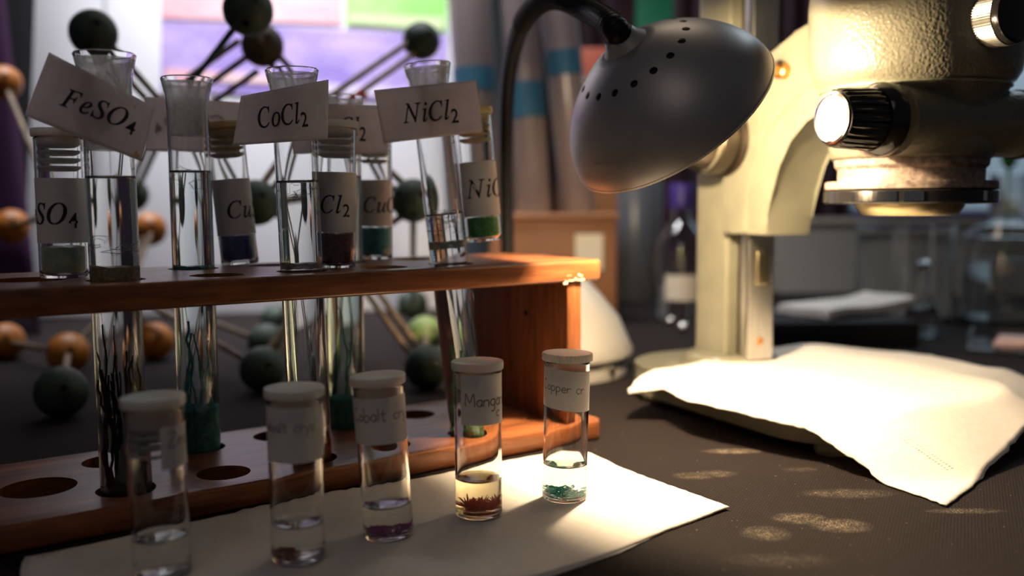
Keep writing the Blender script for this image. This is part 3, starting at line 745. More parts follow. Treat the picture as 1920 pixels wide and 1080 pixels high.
front_vial((729, 1003), (707, 698), None, 0.0765, 'leaning specimen vial with purple grains, labelled Cobalt', (0.0488, 0.0715, -1.65, 1.65, 0.0),
           [('Cobalt cry', -1.22, 0.0605, 0.0062)], (0.0170, 'liquid'), ('flat', 'purple_crystal', 22, 'purple crystals at the bottom of the leaning vial', 'purple_crystals'))
front_vial((898, 964), (895, 675), None, 0.0780, 'specimen vial with amber liquid and orange crystals, second from right', (0.0505, 0.0768, -0.75, 2.3, 0.0),
           [('Mangan', -0.52, 0.0605, 0.0068), ('c', 0.85, 0.0545, 0.006)], (0.0205, 'amber_liquid'), ('needles', 'orange_crystal', 23, 'spiky orange red crystals in the amber vial', 'orange_crystals'))
front_vial((1058, 934), (1064, 658), None, 0.0780, 'specimen vial with teal crystals and a ribbed cap, rightmost', (0.0520, 0.0740, -1.7, 1.5, -0.0013),
           [('Copper cr', -1.25, 0.0620, 0.0056)], (0.0205, 'liquid'), ('curls', 'teal_crystal', 24, 'curly teal crystals in the rightmost vial', 'teal_crystals'), ribs=1)

def rack_vial(P0, top_px, Hg, label, text, a_s, a_e, zl, cap_h, grain, zg, grain_label, ro=0.0122, capm='plastic', nm='grains'):
    P1 = aty(*top_px, P0.y)
    root = empty('specimen_vial', P0, label, 'vial', 'labelled chemical vials on the rack', direction=P1-P0, face_cam=True)
    ri = ro-0.0011
    link('glass_body', vial_glass(Hg, ro, ri), 'glass', root)
    c = link('cap', cap_mesh(Hg, ro, ri, 0, 0.004), capm, root)
    bm = bmesh.new()
    for q in range(4): lathe([(ri-0.0030, Hg-0.004-q*0.0042), (ri-0.0004, Hg-0.003-q*0.0042), (ri-0.0003, Hg-0.0042-q*0.0042), (ri-0.0030, Hg-0.0055-q*0.0042), (ri-0.0030, Hg-0.004-q*0.0042)], 40, bm)
    link('plug_rib', bm, capm, c)
    lb_ = link('paper_label', wrap_label(ro+0.00022, zl[0], zl[1], -2.6, 2.6), 'label', root)
    link('lettering', printed(text, ro+0.0004, a_s, a_e, zl[0]+(zl[1]-zl[0])*zl[2], cap_h), 'ink', lb_, smooth=False)
    bm = lathe([(0, 0.0026), (ri-0.0005, 0.0030), (ri-0.0003, zg*0.5), (ri-0.0003, zg), (ri*0.6, zg+0.0006), (0, zg+0.0002)], 40)
    rnd = random.Random(len(label))
    for v in bm.verts: v.co.z += rnd.uniform(-0.0004, 0.0004) if v.co.z > zg*0.8 else 0
    o = link(nm, bm, grain); o.matrix_world = root.matrix_world.copy(); tag(o, grain_label, 'crystals', kind='stuff')
    return root
rack_vial(onz(121, 520, ZT+0.0004), (108, 243), 0.0755, 'vial on the rack at far left, label ending SO4, pale green grains', 'FeSO4', None, 0.66, (0.0190, 0.0535, 0.30), 0.0112, 'iron_grains', 0.0165, 'pale green and tan grains in the leftmost rack vial', ro=0.0122, nm='pale_green_grains')
P = rk(.1475, .1085, ZT+0.0004)
rack_vial(P, (421, 240), 0.0880, 'vial at the back of the rack with deep blue crystals', 'CuSO4', -0.36, None, (0.0195, 0.0555, 0.30), 0.0112, 'blue_grains', 0.0190, 'deep blue crystals in the vial behind the second tube', capm='yellow_plastic', ro=0.0120, nm='blue_crystals')
rack_vial(onz(630, 501, ZT+0.0004), (630, 232), 0.0855, 'vial with dark red crystals beside the CoCl2 card', 'CoCl2', None, 0.70, (0.0220, 0.0585, 0.32), 0.0112, 'red_grains', 0.0210, 'dark red crystals in the rack vial', ro=0.0122, nm='red_crystals')
P = rk(.2465, .1080, ZT+0.0004)
rack_vial(P, (702, 240), 0.0860, 'vial with teal crystals behind the red one', 'CuCl2', -0.72, None, (0.0235, 0.0560, 0.30), 0.0112, 'teal_grains', 0.0220, 'teal crystals in the vial behind the red one', ro=0.0120, nm='teal_crystals')
P = aty(909, 452, y5+0.0135)
rack_vial(P, (886, 208), 0.0840, 'vial of bright green crystals stuck to the leaning tube', 'NiCl2', -0.80, None, (0.0170, 0.0530, 0.34), 0.0125, 'green_grains', 0.0160, 'bright green crystals in the rightmost rack vial', capm='yellow_plastic', ro=0.0120, nm='green_crystals')

# ------------------------------------------------------------------ napkins
def napkin_sheet(name, outline_px, zf, label, layers=((0, 0.0004),), seed=1):
    """sheet bounded by four picture-measured edges (back, right, front, left), lying at height zf(x, y)"""
    def hit(px, py):
        P = onz(px, py, 0.0)
        for _ in range(30):
            z = zf(P.x, P.y); P = P*0.5 + onz(px, py, z)*0.5
        return Vector((P.x, P.y))
    def poly(pts):
        W = [hit(*p) for p in pts]; d = [0]
        for a, b_ in zip(W, W[1:]): d.append(d[-1] + (b_-a).length)
        def f(t):
            s = t*d[-1]
            for i in range(len(W)-1):
                if s <= d[i+1] or i == len(W)-2:
                    q = 0 if d[i+1] == d[i] else (s-d[i])/(d[i+1]-d[i]); return W[i].lerp(W[i+1], min(q, 1))
        return f
    top, right, bot, left = [poly(e) for e in outline_px]
    c00, c10, c01, c11 = top(0), top(1), bot(0), bot(1); NU, NV = 70, 50; bm = bmesh.new(); g = {}
    rnd = random.Random(seed)
    for i in range(NU+1):
        u = i/NU
        for j in range(NV+1):
            v_ = j/NV
            P = top(u)*(1-v_) + bot(u)*v_ + left(v_)*(1-u) + right(v_)*u - (c00*(1-u)*(1-v_) + c10*u*(1-v_) + c01*(1-u)*v_ + c11*u*v_)
            jit = (0.0009 if seed > 1 else 0.0004) if j in (0, NV) or i in (0, NU) else 0
            P = P + Vector((rnd.uniform(-jit, jit), rnd.uniform(-jit, jit)))
            g[i, j] = bm.verts.new((P.x, P.y, zf(P.x, P.y)))
    for i in range(NU):
        for j in range(NV): bm.faces.new((g[i, j], g[i+1, j], g[i+1, j+1], g[i, j+1]))
    o = link(name, bm, 'napkin', sharp=3); md = o.modifiers.new('s', 'SOLIDIFY'); md.thickness = 0.0009; md.offset = -1; baked(o)
    for p in o.data.polygons: p.use_smooth = True
    return o
def zfront(x, y):
    d = Vector((x, y, 0)) - RA; v_ = -d.x*sin(RANG) + d.y*cos(RANG)
    return 0.0019 + 0.0003*sin(x*60+y*25) + 0.0003*sin(y*70-x*30) + max(0, v_+0.010)*1.1
fr_edges = ([(45, 1012), (300, 974), (520, 944), (760, 893), (900, 866), (1052, 836)],
            [(1052, 836), (1105, 848), (1160, 874), (1240, 904), (1300, 925), (1366, 949)],
            [(36, 1150), (300, 1190), (640, 1180), (1000, 1082), (1150, 1035), (1250, 993), (1366, 950)],
            [(45, 1012), (40, 1060), (36, 1150)])
o = napkin_sheet('napkin', fr_edges, zfront, '')
tag(o, 'white paper napkin lying flat under the front row of vials', 'napkin', 'paper napkins')
def zlow(x, y): return zfront(x, y) - 0.0010
low = ([(45, 1014), (300, 977), (520, 947), (760, 896), (900, 869), (1052, 840)],
       [(1052, 840), (1105, 852), (1160, 878), (1235, 906), (1280, 930), (1330, 956)],
       [(38, 1155), (300, 1196), (640, 1190), (1010, 1090), (1160, 1042), (1240, 1004), (1330, 962)],
       [(45, 1014), (40, 1060), (38, 1155)])
o2 = napkin_sheet('lower_layer', low, zlow, ''); o2.parent = o
o2.data.transform(Matrix.Translation((0, 0, 0.0001)))

# microscope base frame: s along the arm, n to its right
MO = Vector((0.196, 0.82, 0)); SD = Vector((0.447, -0.894, 0)).normalized(); ND = Vector((0.894, 0.447, 0)).normalized()
MM = Matrix(((SD.x, ND.x, 0, MO.x), (SD.y, ND.y, 0, MO.y), (0, 0, 1, 0), (0, 0, 0, 1)))   # local x = s, y = n
def rrect(s0, s1, n0, n1, rb, rf, seg=10):
    P = []
    for (cx, cyy, r, a0) in ((s1-rf, n1-rf, rf, 0), (s0+rb, n1-rb, rb, 90), (s0+rb, n0+rb, rb, 180), (s1-rf, n0+rf, rf, 270)):
        for k in range(seg+1): a = math.radians(a0 + 90*k/seg); P.append((cx + r*cos(a), cyy + r*sin(a)))
    return P
BS0, BS1, BN0, BN1, BH = -0.068, 0.225, -0.105, 0.105, 0.030
def base_dist(x, y):
    d = Vector((x, y, 0)) - MO; s, n_ = d.dot(SD), d.dot(ND)
    r = 0.07; cs, cn = (BS0+BS1)/2, 0.0; hs, hn = (BS1-BS0)/2 - r, BN1 - r
    qx, qy = abs(s-cs)-hs, abs(n_)-hn
    return hypot(max(qx, 0), max(qy, 0)) + min(max(qx, qy), 0) - r
def zdrape(x, y):
    d = base_dist(x, y); rip = 0.0007*sin(x*55+y*20) + 0.0006*sin(y*48-x*33)
    q_ = Vector((x, y, 0)) - MO; a_ = q_.dot(SD) - 0.075 + 0.1*q_.dot(ND); b_ = q_.dot(ND) - 0.035 - 0.15*q_.dot(SD)
    rip += 0.0012*math.exp(-(a_/0.0035)**2) + 0.0012*math.exp(-(b_/0.0035)**2)
    if d < -0.003: return BH + 0.0022 + max(rip, -0.0009)
    sl = Vector((x, y, 0)) - MO
    wl_ = min(1, max(0, (sl.dot(ND)+0.06)/0.08)); kb = 0.20*(1-wl_) + 0.07*wl_
    wf = min(1, max(0, (sl.dot(SD)-0.13)/0.07)); k = kb*(1-wf) + 0.54*wf
    t = d + 0.003
    return max(0.0016, BH + 0.0022 + max(rip, -0.0009) - k*t)
dr_edges = ([(1179, 730), (1200, 706), (1300, 681), (1380, 663), (1460, 651), (1540, 645), (1700, 660), (1850, 688), (1925, 707), (2010, 735)],
            [(2010, 735), (1965, 775), (1920, 811), (1850, 880), (1776, 947)],
            [(1180, 736), (1245, 728), (1268, 742), (1290, 752), (1340, 762), (1390, 774), (1440, 788), (1520, 808), (1560, 835), (1620, 876), (1700, 920), (1776, 948)],
            [(1179, 730), (1180, 733), (1180, 736)])
o = napkin_sheet('napkin', dr_edges, zdrape, '', seed=4)
tag(o, 'bright white torn paper napkin draped over the microscope base', 'napkin', 'paper napkins')
bm = bmesh.new()
for i in range(34):   # embossed dotted line
    t = (i//2)/16; p = (1690 + 85*t + (i % 2)*9, 822 + 58*t - (i % 2)*3); P = onz(*p, 0.01)
    for _ in range(20): P = P*0.5 + onz(*p, zdrape(P.x, P.y))*0.5
    bmesh.ops.create_icosphere(bm, subdivisions=1, radius=0.0009, matrix=Matrix.Translation((P.x, P.y, zdrape(P.x, P.y)+0.0001)) @ Matrix.Diagonal((1, 0.7, 0.35, 1)))
link('embossed_dots', bm, 'napkin', o)

# ------------------------------------------------------------------ stereo microscope
mic = empty('stereo_microscope', MO, 'beige stereo microscope standing at the right behind the lamp', 'microscope')
def mlink(name, bm, m_, parent=None, **k):
    """mesh given in world coordinates, parented under the microscope"""
    bmesh.ops.transform(bm, matrix=Matrix.Translation(-MO), verts=bm.verts)
    o = link(name, bm, m_, mic if parent is None else parent, **k); return o
mlink('base', prism(rrect(BS0+0.006, BS1-0.012, BN0+0.009, BN1-0.01, 0.07, 0.06), 0.006, BH, 0.003, MM), 'beige')
for (s, n_) in ((0.0, -0.082), (0.0, 0.082), (0.19, -0.075), (0.19, 0.075)):
    P = MM @ Vector((s, n_, 0)); mlink('foot', lathe([(0, 0), (0.011, 0), (0.012, 0.003), (0.011, 0.0065), (0, 0.0065)], 24, None, Matrix.Translation(P)), 'beige')
mlink('base_skirt', prism(rrect(0.09, BS1-0.045, BN0+0.011, BN1-0.012, 0.01, 0.05), 0.0012, 0.007, 0.0, MM), 'black_gloss')
# column (rear), rail (front)
colp = rrect(-0.040, 0.008, -0.0165, 0.0165, 0.010, 0.003)
mlink('column', prism(colp, BH-0.001, 0.46, 0.0, MM), 'beige')
mlink('column_foot', lathe([(0, BH-0.0005), (0.040, BH-0.0005), (0.040, BH+0.003), (0.036, BH+0.006), (0, BH+0.006)], 40, None, Matrix.Translation(MM @ Vector((-0.005, 0, 0)))), 'beige')
mlink('rail', box((0.0225, -0.0135, BH+0.004), (0.034, 0.0135, 0.42), bevel=0.001, M4=MM), 'steel')
mlink('rail_slot', box((0.0075, -0.004, BH+0.004), (0.023, 0.010, 0.42), M4=MM), 'bronze')
mlink('rail_stop', box((0.0335, -0.006, 0.098), (0.0358, 0.006, 0.126), bevel=0.0008, M4=MM), 'lens_metal')
mlink('rail_screw', lathe([(0, 0), (0.0038, 0), (0.0032, 0.0012), (0, 0.0014)], 16, None, MM @ Matrix.Translation((0.0338, -0.001, 0.050)) @ Matrix.Rotation(pi/2, 4, 'Y')), 'copper')
# arm: side profile in (s, z)
prof = [(0.009, 0.141), (0.064, 0.141), (0.0655, 0.155), (0.069, 0.175), (0.077, 0.197), (0.089, 0.216), (0.106, 0.230), (0.130, 0.239), (0.150, 0.240),
        (0.150, 0.305), (0.115, 0.303), (0.090, 0.297), (0.0875, 0.291), (0.060, 0.284), (0.030, 0.264), (0.009, 0.238)]
MA = MM @ Matrix(((1, 0, 0, 0), (0, 0, 1, 0), (0, 1, 0, 0), (0, 0, 0, 1)))     # (s, z, n) -> world
mlink('arm', prism(prof, -0.024, 0.024, 0.0022, MA), 'beige', sharp=0.9)
rib = catmull([MM @ Vector((0.040, -0.0242, 0.143)), MM @ Vector((0.043, -0.0242, 0.175)), MM @ Vector((0.056, -0.0242, 0.210)), MM @ Vector((0.078, -0.0242, 0.236)), MM @ Vector((0.105, -0.0242, 0.252)), MM @ Vector((0.140, -0.0242, 0.258))], 8)
mlink('arm_rib', sweep(rib, 0.0016, 10), 'beige')
mlink('arm_seam', sweep([MM @ Vector((0.055, -0.0240, 0.230)), MM @ Vector((0.055, -0.0240, 0.275))], 0.0006, 8), 'beige')
# clamp screw
cs_ = MM @ Vector((0.083, -0.024, 0.268)); 
mlink('clamp_screw', lathe([(0, -0.001), (0.0062, -0.001), (0.0062, 0.007), (0.0044, 0.008), (0.0044, 0.011), (0.0058, 0.0125), (0.0058, 0.017), (0.004, 0.0195), (0, 0.020)], 24, None, frame_to(cs_, -ND)), 'copper')
# focus knob
fk = MM @ Vector((0.012, -0.022, 0.220))
bm = lathe([(0, 0), (0.031, 0), (0.031, 0.004), (0.026, 0.006), (0.026, 0.010), (0.029, 0.011), (0.029, 0.024), (0.0265, 0.026), (0.0265, 0.028), (0.022, 0.040), (0.020, 0.043), (0, 0.043)], 48, None, frame_to(fk, -ND))
mlink('focus_knob', bm, 'bronze')
mlink('knob_ring', lathe([(0.0262, 0.0), (0.0275, 0.0), (0.0275, 0.0035), (0.0262, 0.0035), (0.0262, 0)], 48, None, frame_to(fk - ND*0.026, -ND)), 'chrome')
# head: drum body, waist, lens mount
HX = Vector((0.2785, 0.66, 0)); HT = Matrix.Translation(HX)
mlink('head_body', lathe([(0, 0.36), (0.050, 0.36), (0.062, 0.352), (0.0680, 0.335), (0.0702, 0.30), (0.0700, 0.275), (0.0690, 0.262), (0.0672, 0.2530), (0.0640, 0.2475), (0.0612, 0.2455), (0.0612, 0.2440), (0, 0.2440)], 96, None, HT), 'hammer', sharp=1.0)
mlink('head_waist', lathe([(0, 0.2438), (0.0612, 0.2438), (0.0590, 0.240), (0.0562, 0.232), (0.0548, 0.222), (0.0545, 0.205), (0.0535, 0.1985), (0.0515, 0.1965), (0, 0.1965)], 96, None, HT), 'hammer', sharp=1.0)
mlink('neck_ring', lathe([(0, 0.1966), (0.0505, 0.1966), (0.0500, 0.192), (0.0478, 0.1895), (0.0478, 0.182), (0.0482, 0.1812), (0, 0.1812)], 72, None, HT), 'dust_ring')
mlink('mount_flange', lathe([(0, 0.1812), (0.0555, 0.1812), (0.0562, 0.1800), (0.0562, 0.1762), (0.0550, 0.1755), (0, 0.1755)], 72, None, HT), 'dust_ring')
mlink('mount_ring', lathe([(0, 0.1752), (0.0560, 0.1752), (0.0568, 0.1745), (0.0568, 0.1672), (0.0558, 0.1662), (0.040, 0.1655), (0, 0.1655)], 72, None, HT), 'black_gloss')
for a0, a1 in ((-152, -120), (-116, -104), (-62, -58)):
    bm = bmesh.new(); seg = 10; rings = []
    for i in range(seg+1):
        a = math.radians(a0 + (a1-a0)*i/seg); rings.append([bm.verts.new((HX.x + r*cos(a), HX.y + r*sin(a), z)) for r, z in ((0.0566, 0.1676), (0.0573, 0.1678), (0.0573, 0.1742), (0.0566, 0.1744))])
    for a, b_ in zip(rings, rings[1:]):
        for k_ in range(4): bm.faces.new((a[k_], a[(k_+1) % 4], b_[(k_+1) % 4], b_[k_]))
    bm.faces.new(rings[0]); bm.faces.new(rings[-1][::-1])
    mlink('mount_index_plate', bm, 'chrome', smooth=False)
mlink('objective_lens', lathe([(0, 0.1656), (0.036, 0.1656), (0.0355, 0.1640), (0.0315, 0.1585), (0.0300, 0.1578), (0.027, 0.1584), (0, 0.160)], 64, None, HT), 'lens_metal')
mlink('front_glass', lathe([(0, 0.1588), (0.0268, 0.1586), (0.0268, 0.1582), (0, 0.1570)], 48, None, HT), 'lens_glass')
mlink('seam_ring', lathe([(0.0612, 0.2432), (0.0622, 0.2436), (0.0622, 0.2446), (0.0612, 0.2450), (0.0612, 0.2432)], 96, None, HT), 'beige')
# horizontal magnification shaft with a knob on each side
FL = Vector((0.2345, 0.606, 0.2195)); KD = Vector((0.93, 0.36, 0)).normalized()
mlink('cross_tube', cyl(FL + KD*0.012, FL + KD*0.118, 0.0225, 0.0225, 48), 'hammer')
def knob(p, d, prefix, r=0.0185, length=0.033):
    fl = mlink('knob_flange', lathe([(0, -0.004), (0.0235, -0.004), (0.0238, 0.0), (0.0235, 0.0025), (0.0200, 0.0065), (0, 0.0065)], 48, None, frame_to(p, d)), 'black_gloss')
    prof_ = [(0, 0.008), (r+0.001, 0.008), (r+0.0012, 0.012), (r, length), (r-0.0012, length+0.0022), (r-0.003, length+0.003), (0, length+0.003)]
    bm = bmesh.new(); seg = 96; Mx = frame_to(p, d)
    lathe(prof_, seg, bm)
    for v in bm.verts:
        rr = hypot(v.co.x, v.co.y)
        if rr > r-0.0006:
            a = atan2(v.co.y, v.co.x); k_ = int(round(a/(2*pi)*seg)) % 4
            sc2 = 1.0 if k_ < 2 else (1 - 0.0011/rr); v.co.x *= sc2; v.co.y *= sc2
    bmesh.ops.transform(bm, matrix=Mx, verts=bm.verts)
    kb = mlink('magnification_knob', bm, 'black_gloss', sharp=0.5)
    mlink('knob_disc', lathe([(0, length+0.0028), (r-0.0026, length+0.0028), (r-0.0022, length+0.0042), (r-0.0036, length+0.0046), (r-0.0044, length+0.0040), (0, length+0.0037)], 48, None, Mx), 'chrome')
knob(FL, -KD, 'l'); knob(FL + KD*0.121, KD, 'r')
# upper right coarse knob
kd = Vector((0.42, -0.907, 0.0)).normalized(); kp = Vector((0.2985, 0.5985, 0.2800))
bm = bmesh.new(); seg = 144
lathe([(0, -0.006), (0.0175, -0.006), (0.0178, 0.002), (0.0178, 0.0150), (0, 0.0150)], seg, bm)
for v in bm.verts:
    rr = hypot(v.co.x, v.co.y)
    if rr > 0.01: a = atan2(v.co.y, v.co.x); k_ = int(round(a/(2*pi)*seg)) % 2; v.co.x *= 1-0.02*k_; v.co.y *= 1-0.02*k_
bmesh.ops.transform(bm, matrix=frame_to(kp, kd), verts=bm.verts)
mlink('knurled_knob', bm, 'steel', sharp=0.3)
mlink('knob_face', lathe([(0, 0.0148), (0.0168, 0.0148), (0.0172, 0.0158), (0.0166, 0.0195), (0.014, 0.0205), (0, 0.0208)], 48, None, frame_to(kp, kd)), 'black_gloss')

# ------------------------------------------------------------------ gooseneck desk lamp
LC = aty(1258, 216, 0.620)                      # centre of the shade's opening
LD = Vector((0.570, 0.400, -0.715)).normalized()   # the way it shines
RS, DS = 0.0720, 0.061
base_c = Vector((0.024, 0.935, 0.0))
lamp = empty('desk_lamp', base_c, 'grey gooseneck desk lamp with a perforated dome shade, switched on', 'lamp')
def llink(name, bm, m_, parent=None, **k):
    bmesh.ops.transform(bm, matrix=Matrix.Translation(-base_c), verts=bm.verts); return link(name, bm, m_, lamp if parent is None else parent, **k)
LM = frame_to(LC, -LD)   # local z points back to the apex
def shade_r(t): # t = 0 at rim .. 1 apex
    return RS*(max(0.0, 1 - t**1.75))**0.62
outer = [(shade_r(t), DS*t) for t in [i/26*0.955 for i in range(27)]]
inner = [(max(r-0.0012, 0.001), z-0.0006 if i else 0.0) for i, (r, z) in enumerate(outer)]
apx = outer[-1]
bm = lathe(outer + inner[::-1] + [outer[0]], 96, None, LM)
sh = llink('lamp_shade', bm, 'shade', sharp=1.2)
# vent holes drilled through the shade
tv = 0.785; rv = shade_r(tv); e = 1e-3
dr, dz = shade_r(tv+e)-shade_r(tv-e), DS*2*e; nl = Vector((dz, -dr)).normalized()
c = bmesh.new(); NH = 17
for i in range(NH):
    a = 2*pi*i/NH; nrm = Vector((nl.x*cos(a), nl.x*sin(a), nl.y)); p = Vector((rv*cos(a), rv*sin(a), DS*tv))
    lathe([(0, -0.003), (0.0026, -0.003), (0.0026, 0.003), (0, 0.003)], 12, c, LM @ frame_to(p, nrm))
bmesh.ops.transform(c, matrix=Matrix.Translation(-base_c), verts=c.verts)
bpy.context.view_layer.update(); cut(sh, c)
llink('socket_cup', lathe([(0, DS*0.93), (0.0365, DS*0.77), (0.0490, DS*0.585), (0.0470, DS*0.575), (0.020, DS*0.70), (0, DS*0.71)], 48, None, LM), 'black_gloss')
llink('collar', lathe([(0, DS*0.90), (0.0165, DS*0.90), (0.0150, DS*0.96), (0.0118, DS*1.01), (0.0100, DS*1.08), (0, DS*1.08)], 32, None, LM), 'lamp_base')
llink('bulb', lathe([(0, 0.0295), (0.004, 0.0302), (0.0068, 0.0335), (0.0072, 0.037), (0.0050, 0.042), (0, 0.043)], 24, None, LM), 'bulb')
llink('rim', lathe([(RS-0.0016, -0.0002), (RS-0.0006, -0.0014), (RS+0.0004, -0.0008), (RS+0.0004, 0.0006), (RS-0.0014, 0.0008), (RS-0.0016, -0.0002)], 96, None, LM), 'lamp_base')
nk0 = LM @ Vector((0, 0, DS*0.98))
nbase = Vector((-0.004, 0.925, 0.0))
neck_pts = [nk0, nk0 - LD*0.012, aty(1108, 22, 0.635), aty(1050, -4, 0.665), aty(1008, 8, 0.70), aty(975, 52, 0.75), aty(957, 120, 0.81), aty(950, 200, 0.86), aty(949, 300, 0.895), aty(950, 400, 0.918), aty(952, 500, 0.925), aty(953, 560, 0.927)]
npts = catmull(neck_pts, 9)
llink('gooseneck', sweep(npts, [0.0066 + 0.0016*min(1, max(0, (60-i)/30)) for i in range(len(npts))], 18), 'rubber')
bm = bmesh.new()
for i in range(0, 44):   # fine ribs of the flexible neck
    a_, b_ = npts[i], npts[i+1]
    for q in (0.25, 0.75):
        c_ = a_.lerp(b_, q); t_ = (b_-a_).normalized(); rr_ = 0.0066 + 0.0016*min(1, max(0, (60-i)/30)); lathe([(rr_-0.0002, -0.0004), (rr_+0.0003, -0.0002), (rr_+0.0003, 0.0002), (rr_-0.0002, 0.0004), (rr_-0.0002, -0.0004)], 18, bm, frame_to(c_, t_))
llink('neck_ribs', bm, 'rubber')
# conical base
rbm = lathe([(0, 0), (0.090, 0.0), (0.091, 0.004), (0.0885, 0.012), (0.0895, 0.016), (0.0965, 0.020), (0.0970, 0.024), (0.092, 0.034), (0.083, 0.055), (0.066, 0.076), (0.046, 0.098), (0.030, 0.110), (0.012, 0.115), (0, 0.115)], 72, None, Matrix.Translation(base_c))
llink('lamp_base', rbm, 'lamp_base')
bp = onz(1152, 702, 0.010)
llink('switch_button', lathe([(0, 0), (0.005, 0), (0.005, 0.004), (0.003, 0.0055), (0, 0.006)], 20, None, frame_to(base_c + Vector((0.0675, -0.0575, 0.010)), (0.76, -0.65, 0.1))), 'chrome')
ld = bpy.data.lights.new('desk_lamp_light', 'POINT'); lo = bpy.data.objects.new('desk_lamp_light', ld); COL.objects.link(lo)
ld.energy = 10.0; ld.color = (1.0, 0.76, 0.48); ld.shadow_soft_size = 0.0085
lo.location = LC + LD*0.004 - base_c + Vector((0, 0, 0)); lo.parent = lamp
lo.location = (LC - LD*0.0200) - base_c

# ------------------------------------------------------------------ ball-and-stick model
model = empty('molecular_model', (-0.25, 0.95, 0), 'large ball-and-stick molecular model with green and orange balls behind the rack', 'molecular model')
MC = Vector((-0.25, 0.95, 0))
balls = {}
def ball(key, px, py, r, m_, y=None, rest=False):
    y = 0.02*F/r if y is None else y
    P = onz(px, py, 0.0205) if rest else aty(px, py, y)
    if P.z < 0.0205: P = onz(px, py, 0.0205)
    rad = 0.0205
    bm = bmesh.new(); bmesh.ops.create_uvsphere(bm, u_segments=36, v_segments=20, radius=rad, matrix=Matrix.Translation(P-MC))
    o = link('atom_ball', bm, m_, model); balls[key] = P
    bm = bmesh.new(); rnd = random.Random(px)
    for d in [Vector((0.5, -0.8, 0.3)), Vector((-0.6, -0.7, 0.35)), Vector((0.1, -0.75, -0.65))]:
        d.normalize(); lathe([(0, -0.0005), (0.0026, -0.0005), (0.0026, 0.0004), (0, 0.0004)], 12, bm, frame_to(P-MC + d*rad, d))
    link('peg_hole', bm, 'black_gloss', o)
    return P
ball('a', 175, 62, 42, 'ball_green'); ball('b', 465, 20, 46, 'ball_green', 0.79); ball('c', 492, 86, 38, 'ball_brown')
ball('d', 790, 77, 34, 'ball_green'); ball('e', 8, 155, 30, 'ball_orange', 1.15); ball('f', 22, 425, 30, 'ball_orange', 1.10)
ball('g', 480, 380, 42, 'ball_green'); ball('h', 245, 365, 27, 'ball_green', 1.10); ball('i', 280, 430, 28, 'ball_orange', 1.14)
ball('j', 775, 376, 40, 'ball_green'); ball('k', 128, 662, 38, 'ball_orange'); ball('l', 115, 735, 48, 'ball_green', rest=True)
ball('m', 290, 640, 32, 'ball_orange', rest=True); ball('n', 520, 600, 27, 'ball_green', 1.2); ball('o', 492, 692, 38, 'ball_green', rest=True)
ball('p', 774, 570, 27, 'ball_green', 1.25); ball('q', 797, 625, 27, 'ball_lime', rest=True); ball('r', 800, 688, 34, 'ball_green', rest=True)
ball('s', 110, 398, 36, 'ball_green', 0.98); ball('t', 10, 640, 34, 'ball_orange', rest=True); ball('u', 500, 642, 32, 'ball_green', rest=True)
ball('v', 312, 215, 36, 'ball_brown', 0.95); ball('w', 600, 210, 36, 'ball_brown', 0.92); ball('x', 640, 470, 36, 'ball_brown', 0.98)
ball('y', 235, 545, 30, 'ball_green', 1.0)
def stick(a, b_, m_='dowel', r=0.0032, n_=1, gap=0.010):
    A, B = balls[a], balls[b_]; d = (B-A).normalized(); side = d.cross(Vector((0, 1, 0))); side = side.normalized() if side.length > 1e-3 else Vector((1, 0, 0))
    for i in range(n_):
        o = side*gap*(i-(n_-1)/2)
        mid = (A+B)/2 - MC + side*gap*1.4*(i-(n_-1)/2)
        link('bond_stick', sweep([A-MC + d*0.018 + o, B-MC - d*0.018 + o], r, 10), m_, model)
stick('a', 'v', n_=2); stick('b', 'v', 'teal_tube', 0.0030); stick('c', 'v', 'dowel', n_=3, gap=0.017); stick('b', 'c', n_=1); stick('c', 'w', n_=2, gap=0.012)
stick('d', 'w', n_=2, gap=0.014); stick('v', 'h', n_=2); stick('v', 'g', n_=2, gap=0.012); stick('w', 'j', n_=2, gap=0.010); stick('w', 'g', n_=2)
stick('j', 'x', n_=2, gap=0.012); stick('g', 'x', n_=1); stick('x', 'r', n_=2, gap=0.010); stick('x', 'o', n_=2); stick('h', 'y', n_=1); stick('i', 'y', n_=2)
stick('y', 'o', n_=1); stick('y', 'u', n_=1); stick('y', 'k', n_=1); stick('e', 's', n_=1); stick('s', 'h', n_=1); stick('f', 's', n_=1); stick('k', 't', n_=1)
stick('k', 'l', n_=1); stick('y', 'm', n_=1); stick('x', 'n', n_=1); stick('p', 'j', n_=1); stick('q', 'r', n_=1); stick('g', 'j', n_=1); stick('s', 'y', n_=1)
P = aty(671, 186, 0.95) - MC
link('red_sleeve', cyl(P + Vector((-0.004, 0, -0.004)), P + Vector((0.007, 0.001, 0.007)), 0.0062, 0.0055, 16), 'red_tip', model)

# ------------------------------------------------------------------ things far behind, centre
M['kraft'] = mottled('brown_painted_wood', (0.22, 0.085, 0.03), (0.30, 0.13, 0.05), 12, 0.6)
M['teal_band'] = mat('teal_band', (0.008, 0.07, 0.115), 0.6)
M['pinkish'] = mat('pinkish_white_plastic', (0.24, 0.19, 0.19), 0.22)
M['coral'] = mat('coral_red', (0.36, 0.08, 0.045), 0.6)
M['green_paint'] = mat('emerald_green', (0.01, 0.26, 0.14), 0.5)
M['grey_plastic'] = mat('dark_grey_plastic', (0.09, 0.10, 0.12), 0.3)
M['violet'] = mat('violet_blue_plastic', (0.05, 0.03, 0.22), 0.4)
M['white_tray'] = mat('off_white_plastic', (0.60, 0.56, 0.48), 0.45)
M['cream'] = mat('cream_label', (0.75, 0.68, 0.52), 0.7)
M['pink_paper'] = mat('pink_card', (0.72, 0.52, 0.50), 0.8)
M['leaf'] = mat('leaf_green', (0.05, 0.28, 0.03), 0.5)
bxY = 1.30
